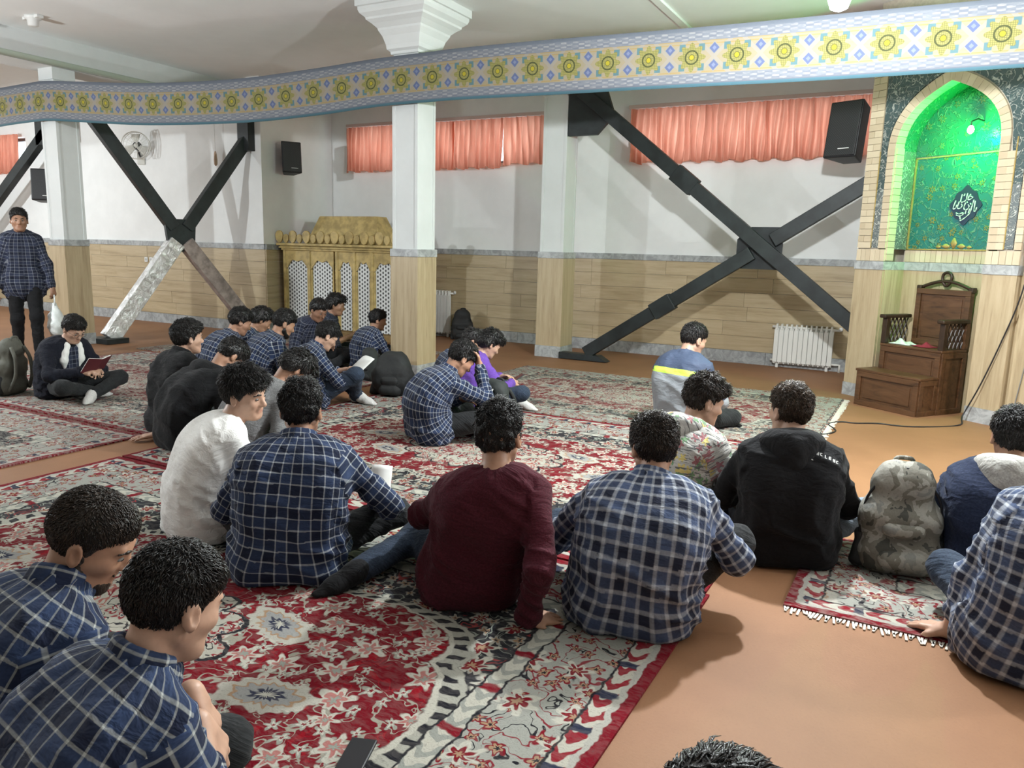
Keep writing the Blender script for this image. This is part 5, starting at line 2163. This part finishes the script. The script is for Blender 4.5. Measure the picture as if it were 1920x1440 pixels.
# ---------------------------------------------------------------- the people
p20 = person('p20', 'person in a maroon sweater leaning on one hand, dark jeans leg stretched out', MAROON, DENIM, lod=0, style=dict(CURLY, side=.005, back=-.105), hyaw=12, hpitch=4, slump=.02, collar=False,
             curlR=.22, handdR=(.75, .35, -.10), handnR=(.1, -.1, 1), poleR=(.4, -1, .0), shyaw=6, shirtname='sweater', build=.90,
             over=dict(head=(.10, -.05, .695), handR=(.235, -.20, .035), handL=(-.20, .34, .24), kneeR=(.31, .30, .20), ankR=(.02, .36, .07)), shtilt=5)
p21 = person('p21', 'stocky person in a checked shirt sitting at the carpet edge, seen from behind', PLAIDC, CHAR, lod=0, style=dict(side=.008, top=.018, mess=.005), hair=1, hyaw=-24, hpitch=14, sleeve='long',
             build=1.08, slump=.10, over=dict(head=(.04, .15, .655), kneeR=(.36, .25, .26), kneeL=(-.25, .36, .20), handR=(.2, .3, .28), handL=(-.16, .3, .26)))
p10 = person('p10', 'person in a navy plaid shirt holding a white paper, back to the others', PLAID, CHAR, lod=0, style=dict(FADE, mess=.006, top=.030), hyaw=4, hpitch=4, sleeve='roll', build=1.06, slump=.06, skin=2,
             over=dict(head=(.03, .12, .69), handR=(.29, .27, .26), kneeR=(.42, .26, .19), kneeL=(-.34, .30, .18)), curlR=.8, handdR=(.3, .6, .1))
p9 = person('p9', 'smiling person in a white tee turning round', WHITE, BLACK, lod=0, skin=1, style=dict(MOP, side=.007, front=.004, line=.062), hyaw=48, hpitch=10, hroll=8, sleeve='short', slump=.07, collar=False, face=True,
            shyaw=6, over=dict(handR=(.10, .33, .25), kneeR=(.30, .36, .15)), shirtname='t_shirt')
p24 = person('p24', 'person in a black hooded jacket and faded jeans', BLACK, DENIML, lod=0, skin=1, hair=2, style=dict(side=.005, top=.022, mess=.004, back=-.060), hyaw=-28, hpitch=6, sleeve='long', build=.98, hood=BLACKV, collar=False,
             over=dict(kneeR=(.40, .28, .17), kneeL=(-.22, .38, .17), head=(-.01, .07, .69)), shirtname='jacket')
p27 = person('p27', 'person in a checked shirt resting one bare arm on the floor', PLAIDC, DENIM, lod=0, skin=1, style=FADE, hyaw=10, sleeve='roll', build=1.10, curlL=.3, handdL=(-.55, .3, -.1), handnL=(0, 0, 1),
             over=dict(loc=(.43, 3.03), handL=(-.25, .08, .045), head=(.10, .16, .75), kneeL=(-.26, .36, .17)), poleL=(-.6, -1, .2))
p28 = person('p28', 'bearded person in a plaid shirt bowing the head', PLAIDB, CHAR, lod=0, hair=1, style=dict(side=.004, top=.008, mess=.0015, length=.016), hyaw=40, hpitch=30, hroll=6, sleeve='long', build=1.03, beard=True, face=True, slump=.09)
p29 = person('p29', 'person in a plaid shirt with clasped hands, hair shining', PLAIDB, CHAR, lod=0, skin=1, scale=.94, style=dict(FADE, top=.012, mess=.0022, length=.030), hyaw=-4, hpitch=22, sleeve='roll', build=1.0, slump=.10, face=True, stubble=.2,
             over=dict(handR=(.05, .28, .43), handL=(-.03, .31, .45)), curlR=.55, curlL=.6, handdR=(.22, .35, -.75), handdL=(.35, .30, -.70), handnR=(.75, .6, .3), handnL=(.5, .8, .3))
p30 = person('p30', 'dark haired person of whom only the top of the head shows', PLAIDD, CHAR, lod=1, style=dict(side=.008, top=.02, mess=.004, length=.03), hpitch=10, over=dict(head=(0, .08, .615)))
p22 = person('p22', 'person in a printed jacket with wavy quiffed hair', PRINT, DENIM, lod=1, skin=1, hair=1, style=dict(FADE, top=.034, mess=.008, length=.035, front=.006), hyaw=22, hpitch=16, sleeve='long', collar=False, hood=PRINT, shirtname='jacket', stubble=.3,
             over=dict(head=(0, .10, .655), kneeR=(.29, .34, .16)))
p26 = person('p26', 'person in a navy jacket with a pale hood down', NAVYC, DENIML, lod=1, style=dict(side=.008, top=.022, mess=.006), hyaw=-12, hpitch=8, hood=PALEH, collar=False, shirtname='jacket', over=dict(head=(0, .10, .64)))
p23 = person('p23', 'person in a navy and grey jacket with a neon stripe', SPORT, CHAR, lod=2, skin=1, style=dict(FADE, top=.016), hyaw=18, hpitch=20, collar=True, shirtname='jacket', scale=1.02, over=dict(head=(0, .06, .725)))
p3 = person('p3', 'person in black propped on one straight arm', BLACKV, CHAR, lod=1, skin=1, style=dict(side=.010, top=.024, mess=.005, front=.004), hyaw=8, hpitch=2, slump=.03, sleeve='roll', face=True,
            curlR=.12, handdR=(-.3, -.85, -.05), handnR=(0, -.1, 1), poleR=(.3, 1, 0), over=dict(handR=(.13, -.20, .04)), shirtname='sweater')
p7 = person('p7', 'person in a black jacket hunched right over', BLACK, CHAR, lod=2, style=dict(side=.010, top=.02), hpitch=60, slump=.12, hood=BLACKV, collar=False, shirtname='jacket')
p8 = person('p8', 'person in a grey hooded top bent over the lap', GREYH, CHAR, lod=2, style=dict(MOP, top=.02), hpitch=62, slump=.12, hood=GREYH, collar=False, shirtname='hooded_top', over=dict(head=(0, .33, .60)))
p16 = person('p16', 'person in a plaid shirt holding the forehead', PLAID, CHAR, lod=1, style=dict(side=.007, top=.022, mess=.005), hyaw=0, hpitch=42, slump=.11, sleeve='long', poleR=(.5, .6, -1), curlR=.5, handdR=(-.1, -.2, 1), handnR=(.2, 1, .2),
             over=dict(handR=(.055, .34, .53), kneeR=(.28, .36, .20)))
p17 = person('p17', 'person in a purple sweater looking down at a phone', PURPLE, DENIM, lod=2, skin=1, style=dict(MOP, top=.03), hpitch=34, slump=.09, sock=SOCKW, collar=False, shirtname='sweater', scale=.93, curlR=.9, over=dict(handR=(.06, .30, .24)))
p18 = person('p18', 'person in a plaid shirt half hidden by the purple sweater', PLAID, CHAR, lod=3, style=dict(side=.007, top=.02), hpitch=30, slump=.08, scale=.92)
p13 = person('p13', 'person with glasses and white socks writing on paper', PLAID, DENIM, lod=1, skin=1, style=dict(side=.006, top=.02, mess=.005), hpitch=36, slump=.10, glasses=True, sock=SOCKW, sleeve='roll', curlR=.9, curlL=.6, scale=.95,
             over=dict(handR=(.07, .30, .30), handL=(-.08, .31, .29), ankR=(.02, .36, .07)))
p14 = person('p14', 'person in a plaid shirt partly behind the middle column', PLAID, CHAR, lod=2, style=dict(side=.007, top=.022, mess=.006), hpitch=12, hyaw=25, slump=.08, scale=.88, over=dict(loc=(-5.40, 6.62), az=24, head=(.0, .13, .575), kneeR=(.26, .34, .15)))
p4 = person('p4', 'person in a plaid shirt, first of the row behind the one in black', PLAID, CHAR, lod=2, style=dict(side=.008, top=.022), hpitch=26, hyaw=10, slump=.09, face=False)
p5 = person('p5', 'person with bowed black hair between two plaid backs', PLAID, CHAR, lod=3, style=dict(MOP, top=.02), hpitch=34, slump=.08)
p6 = person('p6', 'bearded person in a plaid shirt beside the gilded cabinet', PLAID, CHAR, lod=2, skin=0, style=dict(FADE), hpitch=26, hyaw=8, slump=.10, beard=True)
p11 = person('p11', 'person in a dark plaid shirt facing the others with head lowered', PLAIDD, CHAR, lod=3, skin=2, style=dict(side=.008, top=.022), hpitch=26, slump=.06, face=True)
p12 = person('p12', 'person bending past the dark plaid shirt with arm held out', PLAIDD, CHAR, lod=3, style=dict(MOP, top=.03), hpitch=12, slump=.05, sleeve='short')
p2 = person('p2', 'person with glasses in a dark jacket with white lapels, reading', BLACKN, CHAR, lod=2, skin=1, style=dict(side=.008, top=.018), hpitch=32, hyaw=6, slump=.06, glasses=True, sock=SOCKW, collar=False, shirtname='jacket', face=True, scale=.95,
            over=dict(handR=(.08, .32, .26), handL=(-.08, .33, .26)), curlR=.7, curlL=.7)
p1 = person('p1', 'person walking with a white carrier bag past the column', PLAIDD, BLACK, lod=2, skin=2, style=dict(FADE, top=.024, line=.066), hpitch=2, slump=.02, legs='stand', sock=BLACK, sleeve='long', face=True, build=.84,
            over=dict(loc=(-8.98, 5.02), az=118, head=(0, .04, 1.56), hip=(0, 0, .90), handR=(.27, .06, .80), handL=(-.27, .10, .80), ankR=(.10, -.10, .085), ankL=(-.09, .14, .085)), curlR=.6, curlL=.9)

# ---------------------------------------------------------------- things they carry
def front_pt(q, t, x, extra=0.0):
    c = q['spine'](t)
    return c + q['lat'](t) * x + np.array([0, 1, 0]) * (.125 + extra)


lap = []
for sg in (-1, 1):
    pts = [p2['nk'] + np.array([sg * .055, .0, .03]), p2['nk'] + np.array([sg * .06, .07, -.02]), front_pt(p2, .80, sg * .075, -.01), front_pt(p2, .62, sg * .085, .012), front_pt(p2, .45, sg * .07, .015)]
    rs = [.022, .026, .03, .034, .016]
    add_mesh('lapel', [rc(a, b, ra, rb, .02) for a, b, ra, rb in zip(pts[:-1], pts[1:], rs[:-1], rs[1:])], .012, WHITE, p2['body'], post=lambda v, q: (v, {'cuv': v}))
add_mesh('inner_shirt', [rc(front_pt(p2, .85, -.035, -.045), front_pt(p2, .35, -.035, -.012), .045, .05, .02), rc(front_pt(p2, .85, .035, -.045), front_pt(p2, .35, .035, -.012), .045, .05, .02)], .014, PLAIDD, p2['body'],
         post=lambda v, q: (v, {'cuv': np.stack([v[:, 0], v[:, 2], v[:, 1]], 1)}))

def at_hand(q, local, rot=(0, 0, 0)):
    b = q['body']
    M = Matrix.Translation(b.location) @ Matrix.Rotation(b.rotation_euler.z, 4, 'Z')
    return M @ Matrix.Translation(Vector(local)) @ Euler(tuple(R(a) for a in rot)).to_matrix().to_4x4()


PAPER = simple('white_paper', (.70, .70, .67), .8)
def sheet(name, q, local, rot, w, h, label, cat, mat=PAPER, bend=.02):
    o = MB().grid(lambda a, b: ((a - .5) * w, (b - .5) * h, bend * math.sin(a * 3.14) + bend * .6 * b), 8, 6).build(name, mat, None, True, solid=.0012)
    o.matrix_world = at_hand(q, local, rot)
    return tag(o, label, cat)


sheet('paper_sheet', p10, p10['hR'] + p10['dR'] * .10 + np.array([.0, .02, .035]), (70, 10, 20), .10, .13, 'small white paper held by the person in navy plaid', 'paper')
sheet('paper_sheet', p13, (p13['hR'] + p13['hL']) / 2 + np.array([.02, .09, .02]), (35, 0, 10), .21, .28, 'white writing paper on the lap beside white socks', 'paper')


def book(q, local, rot, w, h, col, label):
    e = tag(empty('book', (0, 0, 0)), label, 'book')
    e.matrix_world = at_hand(q, local, rot)
    for sg in (-1, 1):
        M_ = Matrix.Rotation(R(-14 * sg), 4, 'Y')
        MB().box(*sorted((0, sg * w)), -h / 2, h / 2, -.004, .0, M_).build('cover', col, e)
        MB().box(*sorted((0, sg * (w - .005))), -h / 2 + .004, h / 2 - .004, 0, .010, M_).build('page_block', PAPER, e)
    return e


book(p2, (p2['hR'] + p2['hL']) / 2 + np.array([0, .10, .05]), (50, 0, 0), .12, .17, simple('crimson_cover', (.10, .016, .022), .6), 'open dark red book in the reader\'s hands')
ph = tag(empty('phone', (0, 0, 0)), 'phone held by the person in the purple sweater', 'phone')
ph.matrix_world = at_hand(p17, p17['hR'] + p17['dR'] * .10 + np.array([0, .01, .015]), (30, 0, 0))
MB().box(-.036, .036, -.075, .075, -.004, .004).build('case', DARKPL, ph, bevel=.004)
MB().box(-.032, .032, -.068, .068, .0035, .0048).build('screen', simple('dark_glass', (.02, .02, .025), .1), ph)

# carrier bag of the walking person
bg = tag(empty('carrier_bag', (0, 0, 0)), 'white plastic carrier bag hanging from the walking person\'s hand', 'bag')
bg.matrix_world = at_hand(p1, p1['hL'] + p1['dL'] * .10)
BAGW = simple('white_film', (.62, .64, .62), .35, 0, 14, .12, .6)
o = add_mesh('sack', [el((0, 0, -.34), (.09, .12, .14), .04), rc((0, 0, -.10), (0, 0, -.24), .02, .07, .05)], .015, BAGW, bg, zmin=-1, post=lambda v, q: (v + normals(v, q) * (vnoise(v * 22, 3) * .012)[:, None], None))
MB().tube([(0, -.02, -.12), (0, -.012, 0), (0, .012, 0), (0, .02, -.12)], .008, 6).build('handle', BAGW, bg, True)


def mat_pack(name, c, camo=False):
    m = Mat(name)
    p = m.comb(*m.coords('Object'))
    n = m.noise(p, 120, 2, .6)
    if camo:
        k = m.noise(p, 9, 3, .6, .6)
        c0 = m.ramp(k, [(.0, (.05, .05, .04)), (.40, (.16, .15, .12)), (.50, (.30, .29, .25)), (.60, (.22, .22, .20)), (.72, (.38, .37, .34))], True)
    else:
        c0 = m.mix(m.noise(p, 8, 3).ss(.3, .7), tuple(v * .7 for v in c), c)
    m.color(m.mix(n.ss(.4, .8) * .2, c0, (.02, .02, .02)))
    m.rough(.75)
    m.bump(m.noise(p, 18, 3, .6), .4, .012)
    return m.m


def backpack(loc, az, w, d, h, mat, trim, label, tilt=0.0, hs=.010, slouch=0.0):
    """front pocket faces local -y"""
    b = tag(empty('backpack', (loc[0], loc[1], loc[2] if len(loc) > 2 else .011)), label, 'backpack', 'school backpacks on the floor')
    b.rotation_euler = (tilt, 0, -R(az))
    x = w / 2 - d * .5
    def wr(v, q):
        n = normals(v, q)
        v2 = v + n * ((vnoise(v * np.array([9, 9, 16]), 9) * .010 + vnoise(v * 30, 4) * .003))[:, None]
        v2[:, 2] = np.maximum(v2[:, 2], 0.001)
        return v2, None
    add_mesh('main_bag', [rc((-x, 0, d * .46), (x, 0, d * .46), d * .50, d * .50, .04), rc((-x, 0, h * .5), (x, 0, h * .5), d * .48, d * .48, .05),
                          rc((-x * .75, .0 + slouch * .5, h * .80), (x * .75, slouch * .5, h * .80), d * .38, d * .38, .06), rc((-x * .4, slouch, h * .90), (x * .4, slouch, h * .90), d * .25, d * .25, .06)], hs, mat, b, zmin=0.0, post=wr)
    add_mesh('front_pocket', [rc((-x * .8, -d * .42, h * .16), (x * .8, -d * .42, h * .16), d * .20, d * .20, .03), rc((-x * .7, -d * .42, h * .42), (x * .7, -d * .42, h * .42), d * .17, d * .17, .03)], hs, trim, b, zmin=0.0, post=wr)
    for s in (-1, 1):
        add_mesh('side_pocket', [rc((s * (w * .44), 0, h * .10), (s * (w * .43), 0, h * .30), d * .22, d * .16, .03)], hs, PK, b, zmin=0.0, post=wr)
        MB().tube([tuple(p) for p in smooth_path([(s * w * .22, d * .34, h * .86), (s * w * .26, d * .62, h * .66), (s * w * .30, d * .66, h * .36), (s * w * .36, d * .42, h * .10)], 5)], .016, 6).build('strap', trim, b, True)
    MB().tube([tuple(p) for p in smooth_path([(-.035, d * .22, h * .95), (-.03, d * .2, h * 1.02), (.03, d * .2, h * 1.02), (.035, d * .22, h * .95)], 4)], .010, 6).build('handle', trim, b, True)
    MB().tube([tuple(p) for p in smooth_path([(-w * .46, -d * .12, h * .34), (-w * .38, -d * .16, h * .72), (0, -d * .22 + slouch, h * .96), (w * .38, -d * .16, h * .72), (w * .46, -d * .12, h * .34)], 6)], .006, 5).build('zipper', DARKPL, b, True)
    return b


PK = mat_pack('black_nylon', (.014, .015, .015))
PKG = mat_pack('dark_green_black_nylon', (.020, .025, .023))
PKO = mat_pack('grey_green_canvas', (.13, .13, .105))
CAMO = mat_pack('grey_camouflage', (.2, .2, .18), True)
backpack((-.02, 3.70), -12, .36, .20, .50, CAMO, CAMO, 'grey camouflage backpack standing on the small rug', R(-4))
backpack((-4.36, 5.72), -20, .40, .26, .37, PK, PK, 'slumped black backpack at the foot of the middle column', 0, .014, .05)
backpack((-2.80, 4.86), 20, .34, .20, .42, PKG, PK, 'black backpack in front of the person holding the forehead', R(-6), .013)
backpack((-7.10, 3.78), 70, .32, .19, .50, PKO, PKO, 'grey green backpack leaning behind the reader with glasses', R(-4), .016)
backpack((-6.16, 9.78), -20, .34, .20, .46, PK, PK, 'black backpack standing against the far stone dado', 0, .018)
backpack((-5.02, 6.20), 10, .26, .16, .32, PKG, PK, 'small dark bag beside the slumped backpack', 0, .016)
# white tag on the backpack, mark on the jacket
o = tag(MB().box(-.05, .05, -.003, .003, -.035, .035).build('paper_tag', PAPER), 'white paper tag tucked on the black backpack', 'tag')
o.matrix_world = Matrix.Translation((-2.775, 4.745, .36)) @ Euler((R(-30), 0, R(-15))).to_matrix().to_4x4()
jk = [c for c in p24['body'].children if c.name.startswith('jacket')][0]
mk = MB()
for i in range(7):
    gp = p24['nk'] + np.array([.075 + i * .0125, -.10, -.035 - i * .004])
    ok, lo_, nn, _ = jk.closest_point_on_mesh(Vector(gp))
    rt_ = Vector((1, 0, -.25)).normalized()
    up_ = nn.cross(rt_).normalized()
    M_ = Matrix(((rt_.x, up_.x, nn.x, lo_.x), (rt_.y, up_.y, nn.y, lo_.y), (rt_.z, up_.z, nn.z, lo_.z), (0, 0, 0, 1)))
    a, c = -.0045, .0045
    mk.box(a, a + .003, -.009, .009, -.001, .003, M_)
    if i % 2 == 0:
        mk.box(a, c, .006, .009, -.001, .003, M_)
    if i % 3 != 1:
        mk.box(a, c, -.009, -.006, -.001, .003, M_)
    if i in (1, 4, 5):
        mk.box(c - .003, c, -.009, .009, -.001, .003, M_)
mk.build('printed_mark', simple('white_print', (.6, .6, .58), .5), p24['body'])

# small things on the red carpet in front
ph = tag(empty('phone', (-1.255, 1.475, .012), R(20)), 'black phone lying on the red carpet', 'phone')
MB().box(-.038, .038, -.078, .078, 0, .009).build('case', DARKPL, ph, bevel=.004)
MB().box(-.034, .034, -.072, .072, .0088, .0098).build('screen', simple('dark_glass_screen', (.015, .015, .018), .12), ph)
tp = tag(empty('tissue_pack', (-1.60, 1.285, .012), R(-25)), 'white tissue pack with a blue end lying on the red carpet', 'tissue pack')
MB().box(-.05, .05, -.035, .035, 0, .035).build('wrapper', simple('white_film_pack', (.62, .62, .58), .4, 0, 30, .1), tp, bevel=.010)
MB().box(.05, .085, -.034, .034, .001, .034).build('blue_end', simple('blue_film', (.16, .28, .38), .4), tp, bevel=.010)
